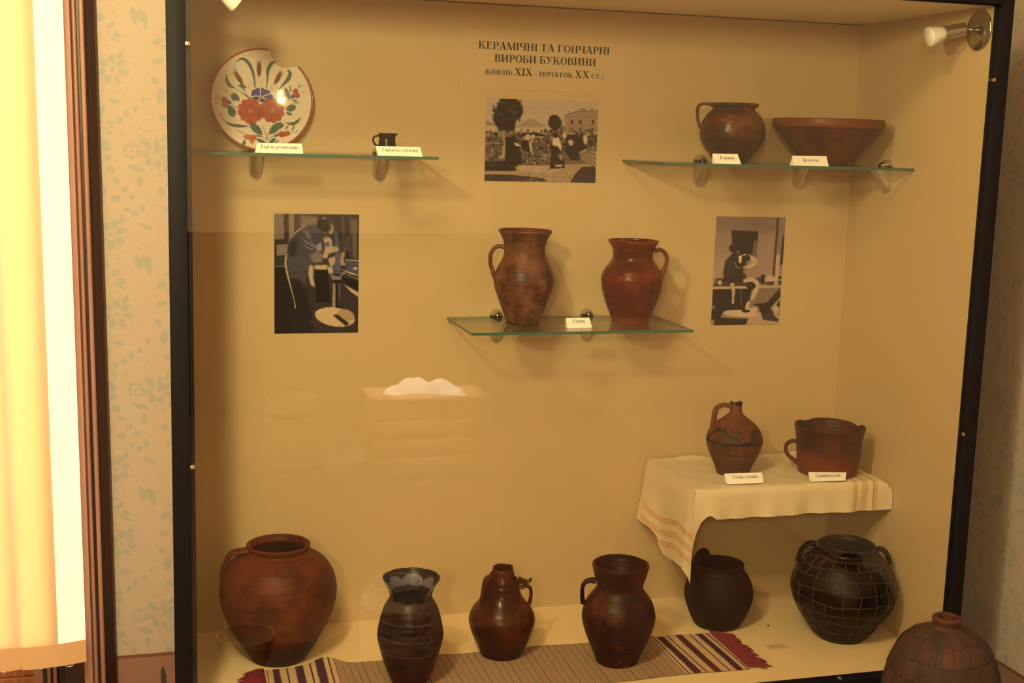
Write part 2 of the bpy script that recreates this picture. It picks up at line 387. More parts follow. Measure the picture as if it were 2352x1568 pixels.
def wallpaper_tile():
    cv = Canvas(240, 760, BASEC); k = 760 / 2018.0
    P = lambda x, y: (x * k, y * k)
    def leaf(x, y, rx, ry, c=LEAF, rot=0.0, a=0.8):
        for ox in (-640, 0, 640):
            for oy in (-2018, 0, 2018): 
                q = P(x + ox, y + oy); cv.leaf(q[0], q[1], max(rx, ry) * k, min(rx, ry) * k, c, rot + (PI / 2 if ry > rx else 0), a)
    def blob(x, y, r, c=LEAF, a=0.8):
        for ox in (-640, 0, 640):
            q = P(x + ox, y); cv.ell(q[0], q[1], r * k, r * k * 0.9, c, 0, a)
    def ring(cx, cy_, r, c=LEAF2):
        n = 16
        for i in range(n):
            t0 = 2 * PI * i / n + rnd.uniform(-0.05, 0.05); t1 = t0 + 2 * PI / n * 0.62
            for ox in (-640, 0, 640):
                pts = [P(cx + ox + r * math.cos(t), cy_ + r * math.sin(t)) for t in (t0, (t0 + t1) / 2, t1)]
                cv.stroke(pts, [1.2, 3.4, 1.2], c, 0.8)
    def medallion(cx, cy_, ph):
        ring(cx, cy_, 128); ring(cx, cy_, 190)
        for i in range(7):
            t = ph + 2 * PI * i / 7; leaf(cx + 84 * math.cos(t), cy_ + 84 * math.sin(t), 42, 30, LEAF, t)
        blob(cx, cy_, 20)
        for d in (-0.5, 0, 0.5): leaf(cx + 85 * math.cos(ph - 0.9), cy_ - 120 + 10 * d, 40, 13, LEAF, -0.8 + d)
    medallion(325, 510, 0.2); medallion(285, 1858, 0.6); medallion(330 + 320, 1180, 0.4)
    for (x, y, rx, ry, t) in [(335, 762, 48, 24, .1), (235, 840, 25, 38, 0), (145, 850, 15, 45, 0), (430, 865, 22, 42, 0), (500, 825, 20, 28, .4), (375, 920, 26, 32, .3),
            (300, 945, 28, 30, 0), (290, 1020, 30, 20, .3), (265, 1130, 36, 54, -.4), (275, 1225, 30, 28, .3), (300, 1325, 38, 32, .6), (340, 1410, 38, 22, .4),
            (405, 1485, 32, 22, .3), (225, 1490, 35, 68, -.3), (560, 1085, 38, 28, .5), (500, 1310, 75, 25, .35), (525, 1415, 25, 52, -.1), (155, 985, 40, 24, .7),
            (80, 890, 44, 22, .7), (205, 80, 52, 24, .0), (500, 70, 30, 72, -.2), (320, 160, 45, 22, -.7), (130, 185, 62, 20, .2), (365, 230, 40, 22, .5), (350, 270, 66, 14, .6),
            (50, 270, 50, 28, -.4), (110, 315, 25, 20, 0), (170, 275, 30, 22, .4), (45, 430, 50, 25, -.3), (65, 710, 36, 72, .1), (20, 590, 40, 26, .6),
            (590, 110, 20, 80, 0), (590, 1230, 18, 50, -.2), (565, 750, 14, 30, .4), (230, 2130, 60, 22, -.3), (480, 1680, 30, 24, .3), (540, 1640, 24, 36, -.3),
            (565, 1790, 60, 18, .5), (560, 2090 - 0, 32, 58, -.2), (420, 1650, 26, 20, .4), (210, 1595, 40, 26, 0), (90, 1640, 30, 22, .4), (60, 1500, 30, 40, .2),
            (110, 1300, 28, 40, .5), (40, 1150, 40, 28, .6), (330, 1560, 44, 30, -.2), (465, 1545, 30, 24, .4)]:
        leaf(x, y, rx, ry, LEAF, t)
    for i in range(8):
        t = 2 * PI * i / 8; blob(465 + 54 * math.cos(t), 1165 + 54 * math.sin(t), 19)
    blob(465, 1165, 10)
    for _ in range(60):
        x, y, t = rnd.uniform(0, 640), rnd.uniform(0, 2018), rnd.uniform(0, PI)
        leaf(x, y, rnd.uniform(12, 34), 5, LEAF2, t, 0.75)
    return cv
WP = wallpaper_tile()
def wallcol(u, z, du=0.0):
    u = np.asarray(u, float) + du; z = np.asarray(z, float)
    c = WP.sample(((u + 0.162) / 0.168) % 1.0, ((1.874 - z) / 0.53) % 1.0)
    c[z < ZD, :3] = alb(DLINE); c[z < ZD - 0.009, :3] = alb(DADO)
    # dark spindle-shaped scuff on the dado beside the case
    if du == 0.0:
        e = ((u - 0.0095 - (z - 0.36) * -0.06) / (0.0062 * np.clip((0.378 - z) / 0.02, 0, 1) ** 0.5 + 1e-6)) ** 2
        c[(e < 1) & (z < 0.378), :3] = alb((58, 44, 34))
    return c
def flat(z):
    return [tuple(alb(BASEC)) + (1,) if z > ZD - 1e-6 else tuple(alb(DADO)) + (1,)]
class WallMesh:
    def __init__(s): s.v = []; s.f = []; s.c = []
    def quad(s, pts, col):
        n = len(s.v); s.v += pts; s.f.append((n, n + 1, n + 2, n + 3)); s.c += [tuple(alb(col)) + (1,)] * 4
    def patch(s, place, u0, u1, z0, z1, step, du=0.0):
        nx = int((u1 - u0) / step) + 2; nz = int((z1 - z0) / step) + 2
        U, Z = np.meshgrid(np.linspace(u0, u1, nx), np.linspace(z0, z1, nz)); n = len(s.v)
        s.v += [place(a, b) for a, b in zip(U.ravel(), Z.ravel())]
        s.f += grid_faces(nx, nz, n); s.c += [tuple(q) for q in wallcol(U.ravel(), Z.ravel(), du)]
    def build(s, name): return tag(obj(name, s.v, s.f, PAINT, None, False, s.c), kind='structure')

OX0, OX1, OZ0, OZ1 = -1.08, -0.20, 0.22, 2.35      # window opening
wb = WallMesh()
pb = lambda u, z: (u, YW, z)
def wq(W, place, u0, u1, z0, z1):
    for a, b, c in ((z0, min(z1, ZD - 0.009), DADO), (max(z0, ZD - 0.009), min(z1, ZD), DLINE), (max(z0, ZD), z1, BASEC)):
        if b > a: W.quad([place(u0, a), place(u1, a), place(u1, b), place(u0, b)], c)
wb.patch(pb, -0.112, 0.042, 0.30, 2.0, 0.0022)
wq(wb, pb, -0.112, 0.042, 0.0, 0.30); wq(wb, pb, -0.112, 0.042, 2.0, HC)
wq(wb, pb, 0.042, XW, 0.0, HC); wq(wb, pb, OX1, -0.112, 0.0, HC)
wq(wb, pb, XL, OX0, 0.0, HC); wq(wb, pb, OX0, OX1, 0.0, OZ0); wq(wb, pb, OX0, OX1, OZ1, HC)
for a, b in (((OX1, OZ0), (OX1, OZ1)), ((OX0, OZ1), (OX0, OZ0)), ((OX1, OZ1), (OX0, OZ1)), ((OX0, OZ0), (OX1, OZ0))):
    wb.quad([(a[0], YW, a[1]), (b[0], YW, b[1]), (b[0], YW + 0.3, b[1]), (a[0], YW + 0.3, a[1])], (170, 125, 85))
wall_back = wb.build('wall_back')
wr = WallMesh(); prr = lambda u, z: (XW, u, z)
wr.patch(prr, 2.35, 2.62, 0.30, 2.0, 0.003, du=0.31)
wq(wr, prr, 2.35, 2.62, 0.0, 0.30); wq(wr, prr, 2.35, 2.62, 2.0, HC)
wq(wr, prr, 2.62, YW, 0.0, HC); wq(wr, prr, YR, 2.35, 0.0, HC)
wr.build('wall_right')
wl = WallMesh(); wl.quad([(XL, YR, 0), (XL, YW, 0), (XL, YW, HC), (XL, YR, HC)], (170, 125, 80)); wl.build('wall_left')
wx = WallMesh(); wx.quad([(XL, YR, 0), (XW, YR, 0), (XW, YR, 1.05), (XL, YR, 1.05)], (70, 46, 28)); wx.quad([(XL, YR, 1.05), (XW, YR, 1.05), (XW, YR, HC), (XL, YR, HC)], (215, 172, 112)); wx.build('wall_rear')
FLOORM = simple('floor_boards', (130, 86, 50), 0.45, var=0.25, scale=9, stretch=(8, 0.6, 1))
CEILM = simple('ceiling_plaster', (205, 165, 108), 0.9, var=0.03)
tag(MB().box(XL, XW, YR, YW, -0.05, 0.0).build('floor', FLOORM), kind='structure')
tag(MB().box(XL, XW, YR, YW, HC, HC + 0.05).build('ceiling', CEILM), kind='structure')

# ------------------------------------------------------------------ window with casing, sash and vertical blind
SH = -0.0092                         # the old casing leans a little out of plumb
def lean(o):
    for q in o.data.vertices: q.co.x += SH * (q.co.z - 0.45)
    return o
win = bpy.data.objects.new('window_1', None); COL.objects.link(win); tag(win, kind='structure')
def moulding(name, prof, z0, z1, mat, parent, deep=None):
    n = len(prof); V = [(x, y, z) for z in (z0, z1) for x, y in prof]
    F = [(i, (i + 1) % n, n + (i + 1) % n, n + i) for i in range(n)] + [tuple(range(n - 1, -1, -1)), tuple(range(n, 2 * n))]
    ix = [1 if (i < n and deep and prof[i][1] > deep and prof[(i + 1) % n][1] > deep) else 0 for i in range(n)] + [0, 0]  # groove faces get the dark wood as painted-in groove shade
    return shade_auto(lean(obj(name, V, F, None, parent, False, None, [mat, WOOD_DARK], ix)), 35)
def bead(cx, cy_, r, n=9):
    return [(cx - r * math.cos(PI * i / (n - 1)), cy_ - r * math.sin(PI * i / (n - 1))) for i in range(n)]
dx = -0.0005
outer = [(-0.205, 2.93), (-0.205, 2.898), (-0.176, 2.896), (-0.174, 2.868), (-0.157, 2.866), (-0.1545, 2.880)]
outer += bead(-0.1495, 2.878, 0.0042) + [(-0.1445, 2.889), (-0.1405, 2.889)] + bead(-0.1345, 2.882, 0.0052)
outer += [(-0.128, 2.890), (-0.1255, 2.893)]
outer = [(x + (0.012 if x > -0.2 else 0), y) for x, y in outer]
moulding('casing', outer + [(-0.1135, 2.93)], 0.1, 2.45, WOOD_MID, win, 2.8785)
moulding('casing_edge', [(-0.1132, 2.93), (-0.1132, 2.893), (-0.107, 2.896), (-0.097, 2.903), (-0.0925, 2.917), (-0.0925, 2.93)], 0.1, 2.45, WOOD_DARK, win)  # dark edge strip, widened to stand in for shade on the wall beside it
inner = [(-0.275, 3.06), (-0.275, 2.925), (-0.257, 2.922), (-0.254, 2.932), (-0.247, 2.932)] + bead(-0.243, 2.928, 0.004) + [(-0.2385, 2.936), (-0.234, 2.936)] + bead(-0.2295, 2.93, 0.0045) + [(-0.2235, 2.94), (-0.2235, 3.06)]
moulding('frame_moulding', inner, 0.15, 2.35, WOOD_MID, win, 2.929)
moulding('jamb', [(-0.223, 3.06), (-0.223, 2.945), (-0.2, 2.945), (-0.2, 3.06)], 0.15, 2.35, WOOD_DARK, win)
moulding('casing', [(-1.19, 2.93), (-1.19, 2.885), (-1.16, 2.87), (-1.09, 2.868), (-1.07, 2.9), (-1.07, 2.93)], 0.1, 2.45, WOOD_MID, win)
lean(MB().bbox(-1.19, -0.097, 2.868, 2.919, 2.35, 2.45, 0.006).build('head_casing', WOOD_MID, win))
lean(MB().bbox(-1.16, -0.12, 2.76, 2.96, 0.175, 0.21, 0.006).build('sill', WOOD_MID, win))
for nm, b in (('sash_stile', (-0.358, -0.292, 2.99, 3.03, 0.22, 2.3)), ('sash_stile', (-0.70, -0.64, 2.99, 3.03, 0.22, 2.3)), ('sash_stile', (-1.06, -1.0, 2.99, 3.03, 0.22, 2.3)),
              ('sash_rail', (-1.06, -0.275, 2.985, 3.035, 0.355, 0.398)), ('sash_rail', (-1.06, -0.275, 2.985, 3.035, 0.335, 0.353)), ('sash_rail', (-1.06, -0.275, 2.985, 3.035, 2.22, 2.28))):
    lean(shade_auto(MB().bbox(*b, 0.004).build(nm, WOOD_SASH, win)))
lean(MB().bbox(-0.30, -0.283, 2.985, 3.02, 0.398, 0.42, 0.003).build('latch_block', simple('latch', (190, 150, 100), 0.4), win))
lean(MB().box(-1.06, -0.275, 3.008, 3.012, 0.38, 2.3).build('window_pane', GLASS, win))
MB().box(-1.6, 0.4, 3.3, 3.42, 0.0, 0.57).build('stone_ledge', simple('grey_stone', (0.020, 0.018, 0.020), 0.9, raw=True, var=0.5, scale=20), win)

m, nt, out = nmat('blind_fabric'); L = nt.links.new
tr = N(nt, 'ShaderNodeBsdfTranslucent'); tr.inputs[0].default_value = (0.52, 0.42, 0.27, 1)
df = N(nt, 'ShaderNodeBsdfDiffuse'); df.inputs[0].default_value = (0.40, 0.33, 0.26, 1)
ad = N(nt, 'ShaderNodeAddShader'); L(tr.outputs[0], ad.inputs[0]); L(df.outputs[0], ad.inputs[1]); L(ad.outputs[0], out.inputs[0])
BLIND = m
HEM = simple('blind_hem', (214, 152, 84), 0.8)
blind = thing('vertical_blind', 'glowing yellow fabric vertical blind hanging over the window at left', 'blind', (-0.6, 2.80, 0.47))
def slat(cx, yaw, z0=0.503, cyy=2.80, hw=0.066):
    V = []; nz = 2; nx = 9; c_, s_ = math.cos(yaw), math.sin(yaw); zz = (z0, 2.42)
    for z in zz:
        for i in range(nx):
            a = -hw + 2 * hw * i / (nx - 1); bow = 0.006 * (1 - (a / hw) ** 2)
            V.append((cx + a * c_ + bow * s_ + SH * (z - 0.45) + 0.6, cyy + a * s_ - bow * c_ - 2.80, z - 0.47))
    return obj('slat', V, grid_faces(nx, nz), BLIND, blind, True)
def hem(cx, yaw, z0=0.452, z1=0.503, cyy=2.80, hw=0.066):
    b = MB(); c_, s_ = math.cos(yaw), math.sin(yaw); nx = 9; V = []
    for z in (z0, z1):
        for sgn in (-1, 1):
            for i in range(nx):
                a = -hw + 2 * hw * i / (nx - 1); bow = 0.006 * (1 - (a / hw) ** 2) + sgn * 0.0016
                V.append((cx + a * c_ + bow * s_ + SH * (z - 0.45) + 0.6, cyy + a * s_ - bow * c_ - 2.80, z - 0.47))
    F = []
    for i in range(nx - 1):
        F += [(i, i + 1, 2 * nx + i + 1, 2 * nx + i), (nx + i, 3 * nx + i, 3 * nx + i + 1, nx + i + 1), (i, nx + i, nx + i + 1, i + 1), (2 * nx + i, 2 * nx + i + 1, 3 * nx + i + 1, 3 * nx + i)]
    F += [(0, 2 * nx, 3 * nx, nx), (nx - 1, 2 * nx - 1, 4 * nx - 1, 3 * nx - 1)]
    return obj('hem', V, F, HEM, blind, False)
for k in range(12):
    cx = -0.219 - 0.0745 * k
    slat(cx, math.radians(9)); h_ = hem(cx, math.radians(9))
    for q in ((-0.03, 0.03) if k < 3 else ()):
        mb = MB(); t = np.linspace(0, PI, 9)
        mb.tube([(cx + q + 0.6 + 0.008 * math.cos(a), -0.002, 0.452 - 0.47 - 0.004 * math.sin(a)) for a in t], 0.0016, 6)
        mb.build('hook', CHROME, h_, True)
ch = MB()
cpts = [(-0.375 + 0.115 * i / 24, -0.012, 0.455 + 0.035 * ((i / 24 - 0.45) * 1.9) ** 2 + 0.0) for i in range(25)]
for x, y, z in cpts: ch.lathe([(0.0005, -0.0012), (0.0014, 0), (0.0005, 0.0012)], 6, Matrix.Translation((x + 0.6, y, z - 0.475)))
ch.build('bead_chain', simple('chain_plastic', (225, 180, 120), 0.4), blind, True)
shade_auto(MB().bbox(-1.1 + 0.6, -0.14 + 0.6, -0.03, 0.03, 1.93, 1.98, 0.004).build('headrail', simple('headrail_white', (230, 200, 150), 0.4), blind))

# ------------------------------------------------------------------ display case
case = thing('display_case', 'tall cream-lined display case with black frame and glass front', 'display case', (0.9, 2.62, 0.0))
def cp_(mb, name, mat, auto=True):
    o = mb.build(name, mat, case)
    for q in o.data.vertices: q.co -= Vector((0.9, 2.62, 0.0))
    return shade_auto(o) if auto else o
XI = 0.0625
BP = cp_(MB().box(XI - 0.016, XR + 0.016, 2.90, 2.916, ZF - 0.02, ZC - 0.0022), 'back_panel', PANEL, False)
cp_(MB().box(XI - 0.016, XI, YF, 2.90, ZF - 0.02, ZC + 0.02), 'side_panel', PANEL, False)
cp_(MB().box(XR, XR + 0.016, YF, 2.90, ZF - 0.02, ZC + 0.02), 'side_panel', PANEL, False)
cp_(MB().box(XI - 0.016, XR + 0.016, YF, 2.916, ZC, ZC + 0.02), 'top_panel', PANELTOP, False)
cp_(MB().box(XI - 0.016, XR + 0.016, YF, 2.916, ZF - 0.02, ZF), 'bottom_panel', PANELFLOOR, False)
cp_(MB().bbox(0.029, 0.0612, 2.345, 2.374, 0.395, 1.985, 0.0015).bbox(0.0612, 0.0705, 2.3625, 2.382, ZF, ZC, 0.001), 'frame_post', BLACK)
cp_(MB().bbox(XR, 1.7375, 2.345, 2.374, 0.395, 1.985, 0.0015).bbox(1.7085, XR + 0.01, 2.366, 2.3735, ZF, ZC, 0.001), 'frame_post', BLACK)
cp_(MB().bbox(0.0612, XR, 2.345, 2.3745, ZC, 1.985, 0.0015).bbox(0.0612, XR, 2.352, 2.358, ZC - 0.003, ZC, 0.001), 'frame_rail', BLACK)
cp_(MB().bbox(0.0612, XR, 2.345, 2.3745, 0.395, ZF, 0.0015).bbox(0.0612, XR, 2.338, 2.346, 0.40, 0.432, 0.0015), 'frame_rail', BLACK)
cp_(MB().box(0.04, 1.73, 2.36, 2.91, 0.0, 0.395), 'base_cabinet', BLACK, False)
cp_(MB().box(0.06, XR, 2.3585, 2.3615, ZF - 0.006, ZC + 0.004), 'glass_pane', GLASS, False)
for (x, z, hor) in ((0.064, 1.766, 0), (0.064, 1.003, 0), (1.714, 1.768, 0), (1.714, 1.005, 0), (1.446, 0.458, 1), (0.6, 0.458, 1)):
    mb = MB()
    if hor: mb.bbox(x - 0.003, x + 0.003, 2.3485, 2.3582, z - 0.006, z + 0.0075, 0.001)
    else: mb.bbox(x - 0.0065, x + 0.0055, 2.349, 2.3582, z - 0.0035, z + 0.0035, 0.001)
    cp_(mb, 'glass_clip', simple('clip_brass', (0.62, 0.42, 0.28), 0.3, metal=0.8, raw=True))

# ------------------------------------------------------------------ glass shelves and their brackets
def glass_shelf(label, x0, x1, y0, y1, z):
    V = [(x, y, zz) for zz in (z, z + 0.006) for y in (y0, y1) for x in (x0, x1)]
    cx, cy_ = (x0 + x1) / 2, (y0 + y1) / 2
    V = [(a - cx, b - cy_, c - z) for a, b, c in V]
    F = [(0, 2, 3, 1), (4, 5, 7, 6), (0, 1, 5, 4), (2, 6, 7, 3), (0, 4, 6, 2), (1, 3, 7, 5)]
    o = obj('glass_shelf', V, F, None, None, False, None, [SHELFGLASS, GREENEDGE], [0, 0, 1, 1, 1, 1])
    o.location = (cx, cy_, z)
    return tag(o, label, 'shelf', 'glass shelves in the case')
ZS, ZM, ZB = 1.573, 1.197, 0.832
glass_shelf('glass shelf carrying the painted plate and the tiny black jug', XI + 0.0005, 0.578, 2.62, 2.885, ZS - 0.0035)
glass_shelf('glass shelf carrying the brown handled pot and the wide red bowl', 1.085, 1.7085, 2.62, 2.885, ZS - 0.0035)
glass_shelf('lower middle glass shelf carrying the two tall clay jugs', 0.664, 1.184, 2.645, 2.888, ZM - 0.0035)
TS, TM = ZS + 0.0025, ZM + 0.0025            # tops of the glass
FIN = simple('bracket_satin_metal', (0.62, 0.60, 0.57), 0.4, metal=1.0, raw=True)
def bracket(x, z, label, side=False):
    """curved clamp bracket: fin under the glass, domed jaw above it"""
    t = thing('shelf_bracket', label, 'bracket', (x, 2.90, z) if not side else (XR, x, z), 0 if not side else -PI / 2, 'shelf brackets')
    V = []; nz = 16; nt = 15
    for q in range(nz):
        f = q / (nz - 1); z_ = -0.0036 - 0.0545 * f
        hw = 0.0138 if f < .72 else 0.0138 * math.sqrt(max(0.002, 1 - ((f - .72) / .28) ** 2)); dp = 0.010 + 0.042 * (1 - f) ** 1.25
        for k in range(nt):
            th = PI * k / (nt - 1); V.append((hw * math.cos(th), -0.0006 - dp * math.sin(th) ** .55, z_))
    F = grid_faces(nt, nz) + [tuple(range(nt)), tuple(range(nt * nz - 1, nt * (nz - 1) - 1, -1))] + [(q * nt, (q + 1) * nt, (q + 1) * nt + nt - 1, q * nt + nt - 1) for q in range(nz - 1)]
    shade_auto(obj('fin', V, F, FIN, t), 60)
    b = MB(); V = []; seg = 14
    for j in range(6):
        a = j / 5 * PI / 2
        for i in range(seg + 1):
            th = PI * i / seg
            V.append((0.0145 * math.cos(th) * math.cos(a), -0.0285 * math.sin(th) * math.cos(a) - 0.0014, 0.0031 + 0.0035 + 0.013 * math.sin(a)))
    b.add(V, grid_faces(seg + 1, 6)); b.build('jaw', CHROME, t, True)
    MB().add([(0.0147 * math.cos(PI * i / seg), -0.029 * math.sin(PI * i / seg) - 0.0014, zz) for zz in (0.0028, 0.0068) for i in range(seg + 1)], grid_faces(seg + 1, 2)).build('jaw_rim', DARKCHROME, t, True)
    return t
bracket(0.2235, ZS, 'bracket under the glass shelf below the painted plate')
bracket(0.500, ZS, 'bracket under the glass shelf below the tiny black jug')
bracket(1.290, ZS, 'bracket under the left end of the shelf holding the brown pot and red bowl')
bracket(1.560, ZS, 'bracket under the glass shelf below the wide red bowl')
bracket(2.727, ZS, 'bracket on the right side wall under the end of the bowl shelf', True)
bracket(0.785, ZM, 'bracket at the left of the lower middle glass shelf beside the mottled jug')
bracket(1.013, ZM, 'bracket behind the card on the lower middle glass shelf')

# ------------------------------------------------------------------ spot lamps inside the case (switched off)
BULB = simple('bulb_glass', (232, 205, 140), 0.25)
def spot_lamp(label, base, sgn, joint, cyl_end, bulb_end, mouth):
    t = thing('spot_lamp', label, 'lamp', base, 0, 'spot lamps inside the case'); B = Vector(base)
    rx = Matrix.Rotation(-sgn * PI / 2, 4, 'Y')
    MB().lathe([(0.0005, 0), (0.043, 0), (0.043, 0.002), (0.0405, 0.0045), (0.0005, 0.005)], 40, rx).build('base_plate', STEEL, t, True)
    j = Vector(joint) - B; c = Vector(cyl_end) - B; e = Vector(bulb_end) - B
    MB().tube([Vector((-sgn * 0.004, 0, 0)), j], 0.0045, 12).lathe([(0.001, -0.006), (0.006, -0.004), (0.007, 0), (0.006, 0.004), (0.001, 0.006)], 14, Matrix.Translation(j)).build('arm', STEEL, t, True)
    d = (c - j).normalized(); q = d.to_track_quat('Z', 'Y').to_matrix().to_4x4()
    shade_auto(MB().lathe([(0.001, 0), (0.0135, 0), (0.0145, 0.001), (0.0145, (c - j).length), (0.012, (c - j).length), (0.001, (c - j).length - 0.001)], 32, Matrix.Translation(j) @ q).build('lamp_socket', STEEL, t))
    d2 = (e - c).normalized(); q2 = d2.to_track_quat('Z', 'Y').to_matrix().to_4x4(); ln = (e - c).length
    MB().lathe([(0.001, -0.003), (0.0125, 0), (0.0150, ln * 0.25), (0.0185, ln * 0.55), (mouth * 0.97, ln * 0.9), (mouth, ln), (mouth * 0.9, ln + 0.0015), (0.001, ln + 0.003)], 32, Matrix.Translation(c) @ q2).build('bulb', BULB, t, True)
    return t
spot_lamp('steel spot lamp with white bulb on the right side wall of the case', (XR - 0.0003, 2.418, 1.874), 1, (1.682, 2.430, 1.8765), (1.6405, 2.442, 1.8675), (1.6055, 2.446, 1.8575), 0.0215)
spot_lamp('spot lamp with white bulb at the upper left corner of the case', (XI + 0.0005, 2.43, 1.876), -1, (0.098, 2.438, 1.880), (0.128, 2.444, 1.871), (0.158, 2.45, 1.851), 0.022)

# ------------------------------------------------------------------ serif lettering drawn stroke by stroke
SW, TH = 0.17, 0.055
def q4(*p): return list(p)
def stem(x, y0=0.0, y1=1.0, w=SW, sb=True, st=True, se=0.075):
    o = [[(x, y0), (x + w, y0), (x + w, y1), (x, y1)]]
    if sb: o.append([(x - se, y0), (x + w + se, y0), (x + w + se, y0 + TH), (x - se, y0 + TH)])
    if st: o.append([(x - se, y1 - TH), (x + w + se, y1 - TH), (x + w + se, y1), (x - se, y1)])
    return o
def bar(x0, x1, y, t=TH): return [[(x0, y), (x1, y), (x1, y + t), (x0, y + t)]]
def diag(x0, y0, x1, y1, w): return [[(x0, y0), (x0 + w, y0), (x1 + w, y1), (x1, y1)]]
def arc(cx, cy_, rx, ry, a0, a1, tv=SW, th_=TH, n=14):
    o = []; P = []
    for i in range(n + 1):
        a = math.radians(a0 + (a1 - a0) * i / n); c, s = math.cos(a), math.sin(a)
        P.append(((cx + rx * c, cy_ + ry * s), (cx + (rx - tv) * c, cy_ + (ry - th_) * s)))
    for a, b in zip(P, P[1:]): o.append([a[0], b[0], b[1], a[1]])
    return o
def tick(x, y0, y1, w=0.05): return [[(x, y0), (x + w, y0), (x + w, y1), (x, y1)]]
def glyph(c):
    if c == 'К': return stem(.08) + diag(.26, .46, .56, .97, .08) + diag(.62, 0, .30, .58, .19) + bar(.52, .84, 0) + bar(.48, .74, .945), .86
    if c == 'Е': return stem(.08) + bar(.2, .62, 0, .06) + bar(.2, .60, .94, .06) + bar(.2, .46, .475) + tick(.58, 0, .24) + tick(.56, .76, 1) + tick(.43, .37, .63), .70
    if c == 'Р': return stem(.08, st=False) + bar(0, .4, .945) + bar(.25, .4, .44) + arc(.38, .72, .29, .28, -90, 90), .70
    if c == 'А': return diag(.05, .0, .33, 1, .06) + diag(.53, 0, .31, 1, .19) + bar(.16, .60, .32) + bar(-.02, .20, 0) + bar(.46, .80, 0), .82
    if c == 'М': return stem(.08, w=.07) + stem(.74) + diag(.40, 0, .08, 1, .19) + diag(.44, 0, .80, 1, .06), 1.02
    if c in 'ІI': return stem(.08), .36
    if c == 'Ч': return stem(.06, y0=.45, sb=False) + stem(.52) + arc(.36, .62, .30, .2, 180, 300) + bar(.4, .6, .42), .80
    if c == 'Н': return stem(.08) + stem(.56) + bar(.2, .6, .475), .86
    if c == 'Т': return stem(.28, st=False) + bar(.02, .72, .94, .06) + tick(.02, .72, 1) + tick(.67, .72, 1), .78
    if c == 'Г': return stem(.08) + bar(.2, .62, .94, .06) + tick(.58, .70, 1), .68
    if c == 'О': return arc(.40, .5, .37, .51, 0, 360, n=28), .82
    if c == 'В': return stem(.08) + bar(.2, .42, .945) + bar(.2, .44, .49) + bar(.2, .44, 0) + arc(.38, .745, .26, .255, -90, 90) + arc(.40, .27, .30, .27, -90, 90), .76
    if c == 'И': return stem(.08) + stem(.58) + diag(.2, .08, .58, .84, .08), .90
    if c == 'Б': return stem(.08) + bar(.2, .62, .94, .06) + tick(.58, .72, 1) + bar(.2, .42, .53) + bar(.2, .42, 0) + arc(.38, .29, .31, .295, -90, 90), .74
    if c == 'У': return diag(.36, .3, .06, 1, .19) + diag(.22, 0, .62, 1, .07) + arc(.18, .12, .13, .13, 150, 330, .07, .07) + bar(-.02, .34, .945) + bar(.52, .78, .945), .80
    if c == 'Ц': return stem(.08) + stem(.54) + bar(.2, .80, 0) + tick(.76, -.2, .05, .06), .88
    if c == 'Ь': return stem(.08) + bar(.2, .40, .53) + bar(.2, .40, 0) + arc(.36, .29, .31, .295, -90, 90), .72
    if c in 'ХX': return diag(.56, 0, .08, 1, .19) + diag(.08, 0, .58, 1, .07) + bar(-.02, .28, 0) + bar(.46, .82, 0) + bar(-.02, .34, .945) + bar(.48, .78, .945), .84
    if c == 'П': return stem(.08) + stem(.54) + bar(.1, .68, .94, .06), .82
    if c == 'С': return arc(.42, .5, .38, .51, 48, 312, n=24) + tick(.62, .68, .98) + tick(.62, .02, .3), .76
    if c == '(': return arc(.42, .38, .36, .62, 120, 240, .09, .03), .34
    if c == ')': return arc(-.08, .38, .36, .62, -60, 60, .09, .03), .34
    if c == '–': return bar(.02, .46, .32, .07), .5
    if c == '.': return arc(.12, .08, .09, .09, 0, 360, .088, .088), .26
    # small letters that are not just small capitals
    if c == 'а': return arc(.28, .2, .24, .2, 90, 270, .13) + stem(.34, 0, .52, .14, True, False, .03) + arc(.28, .5, .2, .18, 0, 150, .12) + bar(.26, .38, .35), .58
    if c == 'р': return stem(.06, -.3, .68, .14, True, False) + arc(.3, .34, .28, .35, -150, 150, .14), .64
    if c == 'і': return stem(.08, 0, .68, .15, True, False, .05) + arc(.155, .88, .09, .09, 0, 360, .088, .088), .34
    if c == 'е': return arc(.3, .34, .27, .35, 20, 330, .14) + bar(.08, .52, .33), .58
    if c == 'у': return diag(.26, .05, .02, .68, .16) + diag(.1, -.3, .44, .68, .06) + arc(.08, -.2, .1, .1, 90, 360, .06, .06), .58
    if c == 'Д': return diag(.1, 0, .26, 1, .07) + stem(.58) + bar(.24, .7, .945) + bar(0, .88, 0) + tick(0, -.18, .05, .06) + tick(.82, -.18, .05, .06), .9
    if c == 'Л': return diag(.06, 0, .26, 1, .07) + stem(.56) + bar(.22, .7, .945), .84
    if c == 'Я': return stem(.5) + arc(.4, .72, .3, .28, 90, 270) + bar(.36, .6, .945) + bar(.36, .6, .44) + diag(.06, 0, .34, .48, .14) + bar(-.02, .2, 0), .78
    if c == 'З': return arc(.28, .74, .28, .26, -90, 150) + arc(.28, .27, .32, .28, -150, 90), .66
    if c == 'Й': return glyph('И')[0] + arc(.41, 1.22, .17, .14, 190, 350, .05, .07), .90
    if c == 'Ш': return stem(.08) + stem(.48) + stem(.88) + bar(.1, 1.0, 0), 1.16
    if c == 'Щ': return stem(.08) + stem(.46) + stem(.84) + bar(.1, 1.12, 0) + tick(1.07, -.2, .05, .06), 1.18
    low = c.upper()
    if low != c:
        g, wd = glyph(low); return [[(x * .76, y * .68) for x, y in p] for p in g], wd * .76
    return [], .3
